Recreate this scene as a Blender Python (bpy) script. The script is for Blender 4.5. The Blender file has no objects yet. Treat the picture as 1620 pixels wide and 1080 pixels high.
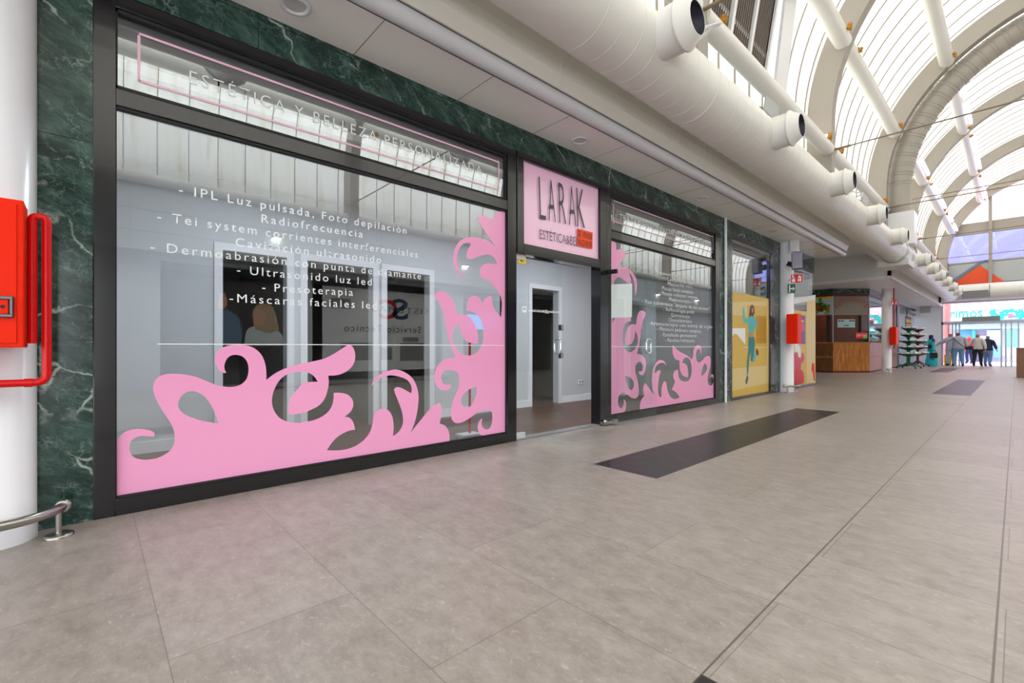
import bpy, bmesh, math, random
from mathutils import Vector, Matrix
from mathutils.geometry import normal as _n
random.seed(7)
S = bpy.context.scene
COL = S.collection
PI = math.pi
# ------------------------------------------------------------ camera, world, exposure
F_PX, CX, CY, EYE = 728.0, 810.0, 549.5, 1.0
HEAD = math.atan((1609 - CX) / F_PX)
cam_d = bpy.data.cameras.new('camera'); cam = bpy.data.objects.new('camera', cam_d); COL.objects.link(cam)
cam_d.sensor_width = 36.0; cam_d.lens = 36.0 * F_PX / 1620.0
cam_d.shift_y = (CY - 540.0) / 1620.0
cam_d.clip_end = 300; cam_d.clip_start = 0.05
cam.location = (0, 0, EYE); cam.rotation_euler = (PI / 2, 0, HEAD)
S.camera = cam
S.view_settings.view_transform = 'Standard'; S.view_settings.look = 'None'
S.view_settings.gamma = 1.0; S.view_settings.use_curve_mapping = False
S.view_settings.exposure = 1.15
wd = bpy.data.worlds.new('sky'); S.world = wd; wd.use_nodes = True
bg = wd.node_tree.nodes['Background']
bg.inputs['Color'].default_value = (0.91, 0.95, 1.0, 1); bg.inputs['Strength'].default_value = 2.3
FW = (-math.sin(HEAD), math.cos(HEAD)); RT = (math.cos(HEAD), math.sin(HEAD))
def ray(px, py):
    u = (px - CX) / F_PX; v = (CY - py) / F_PX
    return (FW[0] + u * RT[0], FW[1] + u * RT[1], v)
def wx(px, py, x):            # picture point -> (Y, Z) on the wall plane X = x
    d = ray(px, py); t = x / d[0]; return (d[1] * t, EYE + d[2] * t)
def wy(px, py, y):            # picture point -> (X, Z) on the plane Y = y
    d = ray(px, py); t = y / d[1]; return (d[0] * t, EYE + d[2] * t)
# ------------------------------------------------------------ materials
def lin(c):
    return tuple(((v / 255) / 12.92 if v <= 10.31 else (((v / 255) + 0.055) / 1.055) ** 2.4) for v in c)
def nt(m): return m.node_tree.nodes, m.node_tree.links
def M(name, c, rough=0.5, metal=0.0, var=0.0, scale=6.0, bump=0.0, emit=0.0, spec=0.5, coat=0.0):
    m = bpy.data.materials.new(name); m.use_nodes = True
    n, l = nt(m); b = n['Principled BSDF']; rgb = lin(c)
    b.inputs['Base Color'].default_value = (*rgb, 1); b.inputs['Roughness'].default_value = rough
    b.inputs['Metallic'].default_value = metal; b.inputs['Specular IOR Level'].default_value = spec
    b.inputs['Coat Weight'].default_value = coat
    if emit:
        b.inputs['Emission Color'].default_value = (*rgb, 1); b.inputs['Emission Strength'].default_value = emit
    if var or bump:
        tc = n.new('ShaderNodeTexCoord'); nz = n.new('ShaderNodeTexNoise')
        nz.inputs['Scale'].default_value = scale; nz.inputs['Detail'].default_value = 5
        l.new(tc.outputs['Object'], nz.inputs['Vector'])
        if var:
            mx = n.new('ShaderNodeMix'); mx.data_type = 'RGBA'
            mx.inputs[6].default_value = (*[v * (1 - var) for v in rgb], 1)
            mx.inputs[7].default_value = (*[min(1, v * (1 + var)) for v in rgb], 1)
            l.new(nz.outputs['Fac'], mx.inputs[0]); l.new(mx.outputs[2], b.inputs['Base Color'])
        if bump:
            bp = n.new('ShaderNodeBump'); bp.inputs['Strength'].default_value = bump; bp.inputs['Distance'].default_value = 0.01
            l.new(nz.outputs['Fac'], bp.inputs['Height']); l.new(bp.outputs['Normal'], b.inputs['Normal'])
    return m
def mth(n, l, op, a, b=None):
    x = n.new('ShaderNodeMath'); x.operation = op
    for i, v in enumerate((a, b)):
        if v is None: continue
        if isinstance(v, (int, float)): x.inputs[i].default_value = v
        else: l.new(v, x.inputs[i])
    return x.outputs[0]
def ramp(n, l, src, stops):
    r = n.new('ShaderNodeValToRGB'); e = r.color_ramp.elements
    while len(e) < len(stops): e.new(0.5)
    for k, (p, c) in enumerate(stops): e[k].position = p; e[k].color = (*lin(c), 1)
    l.new(src, r.inputs[0]); return r.outputs[0]
def mixc(n, l, f, a, b):
    x = n.new('ShaderNodeMix'); x.data_type = 'RGBA'
    for i, v in ((0, f), (6, a), (7, b)):
        if isinstance(v, (int, float)): x.inputs[i].default_value = v
        elif isinstance(v, tuple): x.inputs[i].default_value = (*lin(v), 1)
        else: l.new(v, x.inputs[i])
    return x.outputs[2]
def marble_mat():
    m = M('green_marble', (40, 66, 60), 0.14, spec=0.35); n, l = nt(m); b = n['Principled BSDF']
    tc = n.new('ShaderNodeTexCoord'); P = tc.outputs['Object']
    mp = n.new('ShaderNodeMapping'); mp.inputs['Rotation'].default_value = (0.5, 0, 0); l.new(P, mp.inputs['Vector']); V = mp.outputs[0]
    def noise(scale, det, dist, vec, stretch=None, rough=0.7):
        q = n.new('ShaderNodeTexNoise'); q.inputs['Scale'].default_value = scale; q.inputs['Detail'].default_value = det; q.inputs['Distortion'].default_value = dist; q.inputs['Roughness'].default_value = rough
        if stretch:
            mm = n.new('ShaderNodeMapping'); mm.inputs['Scale'].default_value = stretch; l.new(vec, mm.inputs['Vector']); vec = mm.outputs[0]
        l.new(vec, q.inputs['Vector']); return q.outputs['Fac']
    base = ramp(n, l, noise(7, 12, 0.4, V, (1, 0.5, 1.5), 0.76), [(0.34, (18, 32, 29)), (0.48, (38, 62, 56)), (0.58, (60, 88, 80)), (0.72, (96, 122, 112))])
    def veins(scale, w, amt, rot):
        mm = n.new('ShaderNodeMapping'); mm.inputs['Rotation'].default_value = (rot, 0, 0); l.new(P, mm.inputs['Vector'])
        v = n.new('ShaderNodeTexVoronoi'); v.feature = 'DISTANCE_TO_EDGE'; v.inputs['Scale'].default_value = scale
        n2 = n.new('ShaderNodeTexNoise'); n2.inputs['Scale'].default_value = scale * 1.1; n2.inputs['Detail'].default_value = 7; l.new(mm.outputs[0], n2.inputs['Vector'])
        va = n.new('ShaderNodeVectorMath'); va.operation = 'SCALE'; va.inputs[3].default_value = amt; l.new(n2.outputs['Color'], va.inputs[0])
        vb = n.new('ShaderNodeVectorMath'); vb.operation = 'ADD'; l.new(mm.outputs[0], vb.inputs[0]); l.new(va.outputs[0], vb.inputs[1])
        sc = n.new('ShaderNodeMapping'); sc.inputs['Scale'].default_value = (1, 0.55, 1.3); l.new(vb.outputs[0], sc.inputs['Vector']); l.new(sc.outputs[0], v.inputs['Vector'])
        return ramp(n, l, v.outputs['Distance'], [(0.0, (255, 255, 255)), (w, (0, 0, 0))])
    g1 = ramp(n, l, noise(2.4, 4, 0, P), [(0.46, (0, 0, 0)), (0.62, (255, 255, 255))])
    g2 = ramp(n, l, noise(5.5, 5, 0, V), [(0.45, (0, 0, 0)), (0.68, (255, 255, 255))])
    c1 = mixc(n, l, mth(n, l, 'MULTIPLY', mth(n, l, 'MULTIPLY', veins(15, 0.05, 0.12, 0.9), g2), 0.55), base, (128, 156, 146))
    c1 = mixc(n, l, mth(n, l, 'MULTIPLY', mth(n, l, 'MULTIPLY', veins(7, 0.03, 0.25, 0.4), g2), 0.6), c1, (150, 174, 164))
    c2 = mixc(n, l, mth(n, l, 'MULTIPLY', mth(n, l, 'MULTIPLY', veins(2.3, 0.028, 0.6, 0.5), g1), 0.85), c1, (196, 208, 200))
    sp = n.new('ShaderNodeSeparateXYZ'); l.new(P, sp.inputs[0])
    jz = mth(n, l, 'LESS_THAN', mth(n, l, 'FRACT', mth(n, l, 'DIVIDE', mth(n, l, 'SUBTRACT', sp.outputs[2], 1.04), 1.14)), 0.004)
    jy = mth(n, l, 'LESS_THAN', mth(n, l, 'FRACT', mth(n, l, 'DIVIDE', mth(n, l, 'SUBTRACT', sp.outputs[1], 0.86), 2.6)), 0.0016)
    c3 = mixc(n, l, mth(n, l, 'MAXIMUM', jz, jy), c2, (18, 24, 22))
    l.new(c3, b.inputs['Base Color']); return m
def floor_mat():
    m = M('stone_tiles', (165, 155, 148), 0.36); n, l = nt(m); b = n['Principled BSDF']
    tc = n.new('ShaderNodeTexCoord'); P = tc.outputs['Object']; sp = n.new('ShaderNodeSeparateXYZ'); l.new(P, sp.inputs[0])
    X, Y = sp.outputs[0], sp.outputs[1]
    ry = mth(n, l, 'DIVIDE', mth(n, l, 'SUBTRACT', Y, 0.177), 0.6); row = mth(n, l, 'FLOOR', ry); fy = mth(n, l, 'FRACT', ry)
    off = mth(n, l, 'MULTIPLY', mth(n, l, 'MODULO', mth(n, l, 'ADD', row, 200), 2), 0.6)
    rx = mth(n, l, 'DIVIDE', mth(n, l, 'ADD', mth(n, l, 'ADD', X, 3.03), off), 1.2); ti = mth(n, l, 'FLOOR', rx); fx = mth(n, l, 'FRACT', rx)
    gy = mth(n, l, 'LESS_THAN', fy, 0.0055); gx = mth(n, l, 'LESS_THAN', fx, 0.0028)
    def band(x, w): return mth(n, l, 'LESS_THAN', mth(n, l, 'ABSOLUTE', mth(n, l, 'SUBTRACT', X, x)), w)
    long_j = mth(n, l, 'MAXIMUM', band(-0.65, 0.0035), band(-0.05, 0.0035))
    wn = n.new('ShaderNodeTexWhiteNoise'); wn.noise_dimensions = '2D'; cb = n.new('ShaderNodeCombineXYZ')
    l.new(row, cb.inputs[0]); l.new(ti, cb.inputs[1]); l.new(cb.outputs[0], wn.inputs['Vector'])
    mp = n.new('ShaderNodeMapping'); mp.inputs['Scale'].default_value = (1.0, 1.6, 1); l.new(P, mp.inputs['Vector'])
    nz = n.new('ShaderNodeTexNoise'); nz.inputs['Scale'].default_value = 7.0; nz.inputs['Detail'].default_value = 14; nz.inputs['Roughness'].default_value = 0.78; nz.inputs['Distortion'].default_value = 0.1
    l.new(mp.outputs[0], nz.inputs['Vector'])
    f = mth(n, l, 'ADD', nz.outputs['Fac'], mth(n, l, 'MULTIPLY', mth(n, l, 'SUBTRACT', wn.outputs['Value'], 0.5), 0.10))
    base = ramp(n, l, f, [(0.30, (138, 128, 121)), (0.5, (160, 151, 144)), (0.70, (178, 170, 164))])
    fl = n.new('ShaderNodeTexNoise'); fl.inputs['Scale'].default_value = 30; fl.inputs['Detail'].default_value = 8; fl.inputs['Roughness'].default_value = 0.7; fl.inputs['Distortion'].default_value = 0.8; l.new(mp.outputs[0], fl.inputs['Vector'])
    base = mixc(n, l, ramp(n, l, fl.outputs['Fac'], [(0.57, (0, 0, 0)), (0.72, (215, 215, 215))]), base, (206, 199, 192))
    def rect(x0, x1, y0, y1):
        a = mth(n, l, 'MULTIPLY', mth(n, l, 'GREATER_THAN', X, x0), mth(n, l, 'LESS_THAN', X, x1))
        c = mth(n, l, 'MULTIPLY', mth(n, l, 'GREATER_THAN', Y, y0), mth(n, l, 'LESS_THAN', Y, y1))
        return mth(n, l, 'MULTIPLY', a, c)
    dk = None
    for r in ((-2.45, -1.85, 3.177, 8.577), (-1.25, -0.65, 13.377, 19.977), (-0.65, -0.05, -5.0, 1.377), (4.85, 5.45, 3.177, 8.577), (-2.45, -1.85, 25.2, 30.6)):
        q = rect(*r); dk = q if dk is None else mth(n, l, 'MAXIMUM', dk, q)
    dark = mixc(n, l, nz.outputs['Fac'], (30, 30, 32), (56, 55, 56))
    base = mixc(n, l, dk, base, dark)
    gr = mth(n, l, 'MAXIMUM', mth(n, l, 'MULTIPLY', mth(n, l, 'MAXIMUM', gx, gy), 0.55), mth(n, l, 'MULTIPLY', long_j, 0.8))
    gr = mth(n, l, 'MULTIPLY', gr, mth(n, l, 'SUBTRACT', 1.0, mth(n, l, 'MULTIPLY', dk, 0.6)))
    col = mixc(n, l, gr, base, (84, 76, 70)); l.new(col, b.inputs['Base Color'])
    rr = mth(n, l, 'ADD', mth(n, l, 'MULTIPLY', nz.outputs['Fac'], 0.25), 0.24); l.new(rr, b.inputs['Roughness'])
    return m
def glass_mat(name='clear_glass', tint=(250, 252, 252), r0=0.16, rough=0.0):
    m = bpy.data.materials.new(name); m.use_nodes = True; n, l = nt(m); n.remove(n['Principled BSDF'])
    tr = n.new('ShaderNodeBsdfTransparent'); tr.inputs[0].default_value = (*lin(tint), 1)
    gl = n.new('ShaderNodeBsdfGlossy'); gl.inputs['Roughness'].default_value = rough; gl.inputs['Color'].default_value = (0.90, 0.95, 1, 1)
    lw = n.new('ShaderNodeLayerWeight'); lw.inputs['Blend'].default_value = 0.5
    p5 = mth(n, l, 'POWER', lw.outputs['Facing'], 5.0)
    f = mth(n, l, 'ADD', mth(n, l, 'MULTIPLY', p5, 1 - r0), r0)
    mx = n.new('ShaderNodeMixShader'); l.new(f, mx.inputs[0]); l.new(tr.outputs[0], mx.inputs[1]); l.new(gl.outputs[0], mx.inputs[2])
    l.new(mx.outputs[0], n['Material Output'].inputs[0]); return m
def skin_mat():
    m = bpy.data.materials.new('translucent_panel'); m.use_nodes = True; n, l = nt(m); n.remove(n['Principled BSDF'])
    tc = n.new('ShaderNodeTexCoord'); mp = n.new('ShaderNodeMapping'); mp.inputs['Scale'].default_value = (0.5, 5, 0.5); l.new(tc.outputs['Object'], mp.inputs[0])
    nz = n.new('ShaderNodeTexNoise'); nz.inputs['Scale'].default_value = 1.0; nz.inputs['Detail'].default_value = 5; l.new(mp.outputs[0], nz.inputs['Vector'])
    c = ramp(n, l, nz.outputs['Fac'], [(0.3, (196, 188, 166)), (0.5, (216, 212, 202)), (0.8, (206, 198, 182))])
    t = n.new('ShaderNodeBsdfTranslucent'); d = n.new('ShaderNodeBsdfDiffuse'); l.new(c, t.inputs[0]); l.new(c, d.inputs[0])
    mx = n.new('ShaderNodeMixShader'); mx.inputs[0].default_value = 0.40; l.new(t.outputs[0], mx.inputs[1]); l.new(d.outputs[0], mx.inputs[2])
    l.new(mx.outputs[0], n['Material Output'].inputs[0]); return m
def wood_mat(name, c0, c1, ax=1, scale=3.0, plank=0.0):
    m = M(name, c0, 0.4); n, l = nt(m); b = n['Principled BSDF']; tc = n.new('ShaderNodeTexCoord'); mp = n.new('ShaderNodeMapping')
    s = [9.0, 9.0, 9.0]; s[ax] = 0.8; mp.inputs['Scale'].default_value = s; l.new(tc.outputs['Object'], mp.inputs[0])
    nz = n.new('ShaderNodeTexNoise'); nz.inputs['Scale'].default_value = scale; nz.inputs['Detail'].default_value = 7; nz.inputs['Distortion'].default_value = 0.6; l.new(mp.outputs[0], nz.inputs['Vector'])
    col = ramp(n, l, nz.outputs['Fac'], [(0.3, c0), (0.7, c1)])
    if plank:
        sp = n.new('ShaderNodeSeparateXYZ'); l.new(tc.outputs['Object'], sp.inputs[0])
        k = mth(n, l, 'DIVIDE', sp.outputs[0 if ax == 1 else 1], plank); g = mth(n, l, 'LESS_THAN', mth(n, l, 'FRACT', k), 0.025)
        col = mixc(n, l, mth(n, l, 'MULTIPLY', g, 0.7), col, tuple(v * 0.4 for v in c0))
    l.new(col, b.inputs['Base Color']); return m
MT = dict(
    marble=marble_mat(), floor=floor_mat(), glass=glass_mat(), skin=skin_mat(),
    glass2=glass_mat('door_glass', (250, 253, 252), 0.06),
    black=M('black_paint', (23, 23, 26), 0.16, var=0.25, scale=14, bump=0.03, spec=0.6, coat=0.25),
    white=M('white_paint', (232, 232, 234), 0.35, var=0.03, scale=2),
    colw=M('column_white', (236, 236, 242), 0.22, var=0.02, scale=2),
    soffit=M('soffit_panel', (246, 243, 240), 0.28, var=0.03, scale=1.5),
    cream=M('cream_paint', (158, 151, 140), 0.6, var=0.06, scale=1.2, bump=0.05),
    duct=M('duct_white', (226, 224, 218), 0.33, var=0.04, scale=1.4),
    flex=M('flex_duct', (160, 153, 143), 0.5, var=0.08, scale=1.6, bump=0.05),
    fascia=M('fascia_white', (222, 218, 208), 0.30, var=0.04, scale=1.2),
    gutter=M('gutter_grey', (206, 206, 210), 0.22),
    dark=M('dark_gap', (26, 26, 28), 0.6), navy=M('nozzle_inside', (30, 26, 48), 0.5),
    pink=M('pink_vinyl', (250, 168, 212), 0.12, spec=0.7), palepink=M('pale_pink', (255, 204, 234), 0.08, spec=0.9),
    pinkline=M('pink_line', (246, 196, 214), 0.4), vinylw=M('white_vinyl', (244, 248, 250), 0.5),
    red=M('red_enamel', (240, 38, 0), 0.4, spec=0.12), redd=M('red_deep', (212, 8, 10), 0.3, spec=0.3),
    steel=M('brushed_steel', (176, 172, 168), 0.28, 1.0), chrome=M('chrome', (222, 226, 232), 0.08, 1.0),
    grey=M('mid_grey', (128, 128, 128), 0.6), lgrey=M('light_grey', (196, 200, 202), 0.5),
    wallin=M('inner_wall', (206, 208, 210), 0.7, var=0.03, scale=1.5), whitein=M('inner_white', (238, 238, 240), 0.5),
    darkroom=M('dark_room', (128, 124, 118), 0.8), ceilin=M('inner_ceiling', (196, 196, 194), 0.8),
    oak=wood_mat('shop_floor_wood', (74, 50, 40), (112, 78, 62), 1, 2.0, 0.19),
    pine=wood_mat('kiosk_pine', (138, 76, 24), (222, 146, 66), 2, 3.4, 0.12),
    mahog=M('kiosk_inner', (98, 36, 8), 0.6, var=0.2, scale=3),
    letter=M('grey_lettering', (84, 78, 88), 0.5), orange=M('orange_paint', (226, 78, 22), 0.5), sticker=M('orange_sticker', (255, 84, 28), 0.5),
    yellow=M('yellow_vinyl', (222, 186, 78), 0.45), yellow2=M('yellow_pale', (230, 206, 140), 0.45), yellow3=M('yellow_deep', (198, 150, 48), 0.45),
    signy=M('sign_yellow', (250, 205, 30), 0.5), green=M('rack_green', (18, 92, 62), 0.4), signg=M('sign_green', (30, 98, 80), 0.5),
    lamp=M('lamp_glow', (255, 246, 232), 0.5, emit=14), fill_lamp=M('shop_fill_lamp', (236, 244, 255), 0.5, emit=165), led=M('led_tube', (214, 220, 255), 0.4, emit=1.0),
    rust=M('rusty_clamp', (186, 130, 40), 0.7, var=0.4, scale=30), rod=M('rod_brown', (128, 112, 88), 0.6),
    mesh=M('louvre_grey', (116, 106, 98), 0.6), alu=M('aluminium', (172, 178, 184), 0.35, 0.6),
    skinp=M('skin', (206, 152, 124), 0.6), gpanel=M('grey_panel', (174, 178, 178), 0.5), brown=M('brown_board', (138, 100, 76), 0.55, var=0.1, scale=4))
BLUEG = glass_mat('blue_glass', (180, 200, 234), 0.08)
TG = glass_mat('transom_glass', (250, 252, 252), 0.24)
KG = glass_mat('kiosk_glass', (250, 252, 250), 0.025)
# ------------------------------------------------------------ mesh builder
class MB:
    def __init__(s): s.v = []; s.f = []; s.m = []; s.sm = []
    def add(s, vs, fs, m=0, smooth=False):
        o = len(s.v); s.v += [Vector(p) for p in vs]
        for f in fs: s.f.append([i + o for i in f]); s.m.append(m); s.sm.append(smooth)
        return s
    def box(s, x0, x1, y0, y1, z0, z1, m=0):
        return s.add([(x, y, z) for x in (x0, x1) for y in (y0, y1) for z in (z0, z1)],
                     [(0, 1, 3, 2), (4, 6, 7, 5), (0, 4, 5, 1), (2, 3, 7, 6), (0, 2, 6, 4), (1, 5, 7, 3)], m)
    def obox(s, c, size, R, m=0):
        a, b, d = (q / 2 for q in size); c = Vector(c)
        return s.add([c + R @ Vector((x, y, z)) for x in (-a, a) for y in (-b, b) for z in (-d, d)],
                     [(0, 1, 3, 2), (4, 6, 7, 5), (0, 4, 5, 1), (2, 3, 7, 6), (0, 2, 6, 4), (1, 5, 7, 3)], m)
    def rev(s, prof, o=(0, 0, 0), ax=(0, 0, 1), n=24, m=0, cap=True, smooth=True):   # prof: (radius, height)
        ax = Vector(ax).normalized(); u = ax.orthogonal().normalized(); w = ax.cross(u); o = Vector(o); vs = []; fs = []
        for r, h in prof:
            for k in range(n):
                a = 2 * PI * k / n; vs.append(o + ax * h + (u * math.cos(a) + w * math.sin(a)) * r)
        for i in range(len(prof) - 1):
            for k in range(n):
                q = (k + 1) % n; fs.append((i * n + k, i * n + q, (i + 1) * n + q, (i + 1) * n + k))
        s.add(vs, fs, m, smooth)
        if cap:
            for i, rv in ((0, True), (len(prof) - 1, False)):
                ids = list(range(i * n, i * n + n)); s.add([vs[j] for j in ids], [list(range(n))[::-1] if rv else list(range(n))], m)
        return s
    def cyl(s, p0, p1, r, r1=None, n=16, m=0, cap=True):
        p0, p1 = Vector(p0), Vector(p1); return s.rev([(r, 0), (r if r1 is None else r1, (p1 - p0).length)], p0, p1 - p0, n, m, cap)
    def tube(s, pts, r, n=10, m=0, closed=False):
        pts = [Vector(p) for p in pts]; N = len(pts); vs = []; fs = []; u = None
        for i in range(N):
            if closed: t = (pts[(i + 1) % N] - pts[i - 1])
            else: t = pts[min(i + 1, N - 1)] - pts[max(i - 1, 0)]
            t.normalize()
            u = t.orthogonal().normalized() if u is None else (u - t * u.dot(t)).normalized()
            w = t.cross(u); rr = r[i] if isinstance(r, (list, tuple)) else r
            for k in range(n): a = 2 * PI * k / n; vs.append(pts[i] + (u * math.cos(a) + w * math.sin(a)) * rr)
        for i in range(N if closed else N - 1):
            j = (i + 1) % N
            for k in range(n): q = (k + 1) % n; fs.append((i * n + k, i * n + q, j * n + q, j * n + k))
        s.add(vs, fs, m, True)
        if not closed:
            s.add(vs[:n], [list(range(n))[::-1]], m); s.add(vs[-n:], [list(range(n))], m)
        return s
    def extr(s, poly, axis, a, b, m=0, smooth=False):   # polygon in the two other axes, extruded along axis from a to b
        n = len(poly)
        def P(p, h): return {'y': (p[0], h, p[1]), 'x': (h, p[0], p[1]), 'z': (p[0], p[1], h)}[axis]
        vs = [P(p, a) for p in poly] + [P(p, b) for p in poly]
        s.add(vs, [(i, (i + 1) % n, n + (i + 1) % n, n + i) for i in range(n)], m, smooth)
        return s.add(vs, [list(range(n))[::-1], list(range(n, 2 * n))], m)
    def build(s, name, mats, parent=None, bevel=0.0):
        me = bpy.data.meshes.new(name); o0 = Vector(parent.location) if parent else Vector((0, 0, 0))
        q = parent.parent if parent else None
        while q: o0 += Vector(q.location); q = q.parent
        me.from_pydata([v - o0 for v in s.v], [], s.f)
        for mm in (mats if isinstance(mats, (list, tuple)) else [mats]): me.materials.append(MT[mm] if isinstance(mm, str) else mm)
        for i, p in enumerate(me.polygons): p.material_index = s.m[i]; p.use_smooth = s.sm[i]
        bm = bmesh.new(); bm.from_mesh(me); bmesh.ops.recalc_face_normals(bm, faces=bm.faces)
        if bevel:
            bmesh.ops.remove_doubles(bm, verts=bm.verts, dist=1e-5)
            bmesh.ops.bevel(bm, geom=[e for e in bm.edges if len(e.link_faces) == 2 and e.calc_face_angle(0) > 0.6], offset=bevel, segments=2, affect='EDGES', profile=0.6)
        bm.to_mesh(me); bm.free(); me.update()
        ob = bpy.data.objects.new(name, me); COL.objects.link(ob)
        if parent: ob.parent = parent
        return ob
def T(name, label, cat, loc=(0, 0, 0), group=None):
    o = bpy.data.objects.new(name, None); COL.objects.link(o); o.location = loc; o.empty_display_size = 0.1
    o['label'] = label; o['category'] = cat
    if group: o['group'] = group
    return o
def tag(o, label, cat, group=None):
    o['label'] = label; o['category'] = cat
    if group: o['group'] = group
    return o
def struct(o, label=None):
    o['kind'] = 'structure'
    if label: o['label'] = label
    return o
def SE(name, label=None, loc=(0, 0, 0)):
    o = bpy.data.objects.new(name, None); COL.objects.link(o); o.location = loc; return struct(o, label)
def copy_tree(o, loc, label=None, parent=None):
    c = o.copy(); COL.objects.link(c)
    if parent is not None: c.parent = parent
    else: c.location = loc
    if label: c['label'] = label
    for ch in o.children: copy_tree(ch, None, None, c)
    return c
# ------------------------------------------------------------ lettering and flat outlines
def mesh_of(ob):
    dg = bpy.context.evaluated_depsgraph_get(); dg.update()
    me = bpy.data.meshes.new_from_object(ob.evaluated_get(dg)); return me
def text_mesh(txt, spacing=1.0, thin=0.0, extrude=0.0):
    cu = bpy.data.curves.new('t', 'FONT'); cu.body = txt; cu.size = 1.0; cu.space_character = spacing; cu.offset = thin; cu.extrude = extrude; cu.resolution_u = 3
    ob = bpy.data.objects.new('t', cu); COL.objects.link(ob); me = mesh_of(ob)
    bpy.data.objects.remove(ob); bpy.data.curves.remove(cu); return me
CAP = [None]
def cap_h():
    if CAP[0] is None:
        me = text_mesh('E'); CAP[0] = max(v.co.y for v in me.vertices); bpy.data.meshes.remove(me)
    return CAP[0]
def lettering(name, txt, P0, P1, cap, mat, parent, up=None, nrm=None, spacing=1.25, thin=-0.006):
    """text whose baseline runs from world point P0 to P1"""
    P0, P1 = Vector(P0), Vector(P1); ax = (P1 - P0); L = ax.length; ax.normalize(); up = Vector(up or (0, 0, 1))
    up = (up - ax * up.dot(ax)).normalized(); nz = ax.cross(up)
    me = text_mesh(txt, spacing, thin); xs = [v.co.x for v in me.vertices]; x0, x1 = min(xs), max(xs)
    sx = L / (x1 - x0); sy = cap / cap_h(); o0 = Vector((0, 0, 0)); q = parent
    while q: o0 += Vector(q.location); q = q.parent
    for v in me.vertices:
        c = v.co.copy(); v.co = P0 + ax * ((c.x - x0) * sx) + up * (c.y * sy) + nz * 0.0004 - o0
    me.materials.append(MT[mat] if isinstance(mat, str) else mat); ob = bpy.data.objects.new(name, me); COL.objects.link(ob); ob.parent = parent; return ob
def smooth_poly(pts, k=4):
    out = []; n = len(pts); P = [Vector((p[0], p[1])) for p in pts]
    corner = []
    for i in range(n):
        a = P[i] - P[i - 1]; b = P[(i + 1) % n] - P[i]
        corner.append((a.length > 1e-9 and b.length > 1e-9 and abs(a.angle_signed(b, 0)) > 1.15) or (len(pts[i]) > 2))
    for i in range(n):
        p1, p2 = P[i], P[(i + 1) % n]
        p0 = p1 if corner[i] else P[i - 1]; p3 = p2 if corner[(i + 1) % n] else P[(i + 2) % n]
        d = (p2 - p1).length
        def tan(a, b, ca):
            t = b - a; L = t.length
            return t * (d / L) if L > 1e-9 else t
        m1 = tan(p0, p2, 0) if not corner[i] else (p2 - p1); m2 = tan(p1, p3, 0) if not corner[(i + 1) % n] else (p2 - p1)
        for j in range(k):
            t = j / k; out.append((2*t**3 - 3*t**2 + 1) * p1 + (t**3 - 2*t**2 + t) * m1 + (-2*t**3 + 3*t**2) * p2 + (t**3 - t**2) * m2)
    return out
def outline(name, loops, place, mat, parent=None, k=4, thick=0.0008):
    """filled flat outline; loops of (a, b) points, holes found by overlap; place(a, b, h) -> world"""
    cu = bpy.data.curves.new('o', 'CURVE'); cu.dimensions = '2D'; cu.fill_mode = 'BOTH'; cu.extrude = thick / 2
    for lp in loops:
        q = smooth_poly(lp, k) if k > 1 else [Vector(p[:2]) for p in lp]
        sp = cu.splines.new('POLY'); sp.points.add(len(q) - 1); sp.use_cyclic_u = True
        for i, p in enumerate(q): sp.points[i].co = (p[0], p[1], 0, 1)
    ob = bpy.data.objects.new('o', cu); COL.objects.link(ob); me = mesh_of(ob); bpy.data.objects.remove(ob); bpy.data.curves.remove(cu)
    o0 = Vector((0, 0, 0)); q = parent
    while q: o0 += Vector(q.location); q = q.parent
    for v in me.vertices: v.co = Vector(place(v.co.x, v.co.y, v.co.z)) - o0
    me.materials.clear(); me.materials.append(MT[mat] if isinstance(mat, str) else mat)
    ob = bpy.data.objects.new(name, me); COL.objects.link(ob)
    if parent: ob.parent = parent
    return ob
# ============================================================ THE SETTING
WX, SZ = -3.6, 3.36                  # shop-front plane, soffit height
Y0, YE = -12.4, 35.6                 # near and far end of the arcade
AX, AZ, RI, RO = 1.5, 5.74, 4.12, 4.6  # vault axis, inner rib radius, skin radius
struct(MB().box(-9, 12, Y0 - 1, 62, -0.1, 0).build('floor', 'floor'))
# ---- marble cladding round the shop fronts
w = MB()
w.box(-3.72, WX, Y0, 0.0, 0, SZ)
w.box(-3.72, WX, 0.0, 8.33, 3.10, SZ)
w.box(-3.72, WX, 8.33, 8.83, 0, SZ)
w.box(-3.72, WX, 8.83, 11.12, 3.12, SZ)
w.box(-3.72, WX, 11.12, 11.98, 0, SZ)
w.box(-3.72, WX, 11.98, 14.06, 3.0, SZ)
struct(w.build('wall_front', 'marble'))
w = MB(); w.box(-9, -3.72, 14.0, 14.06, 0, SZ); struct(w.build('wall_corner', 'wallin'))
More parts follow.
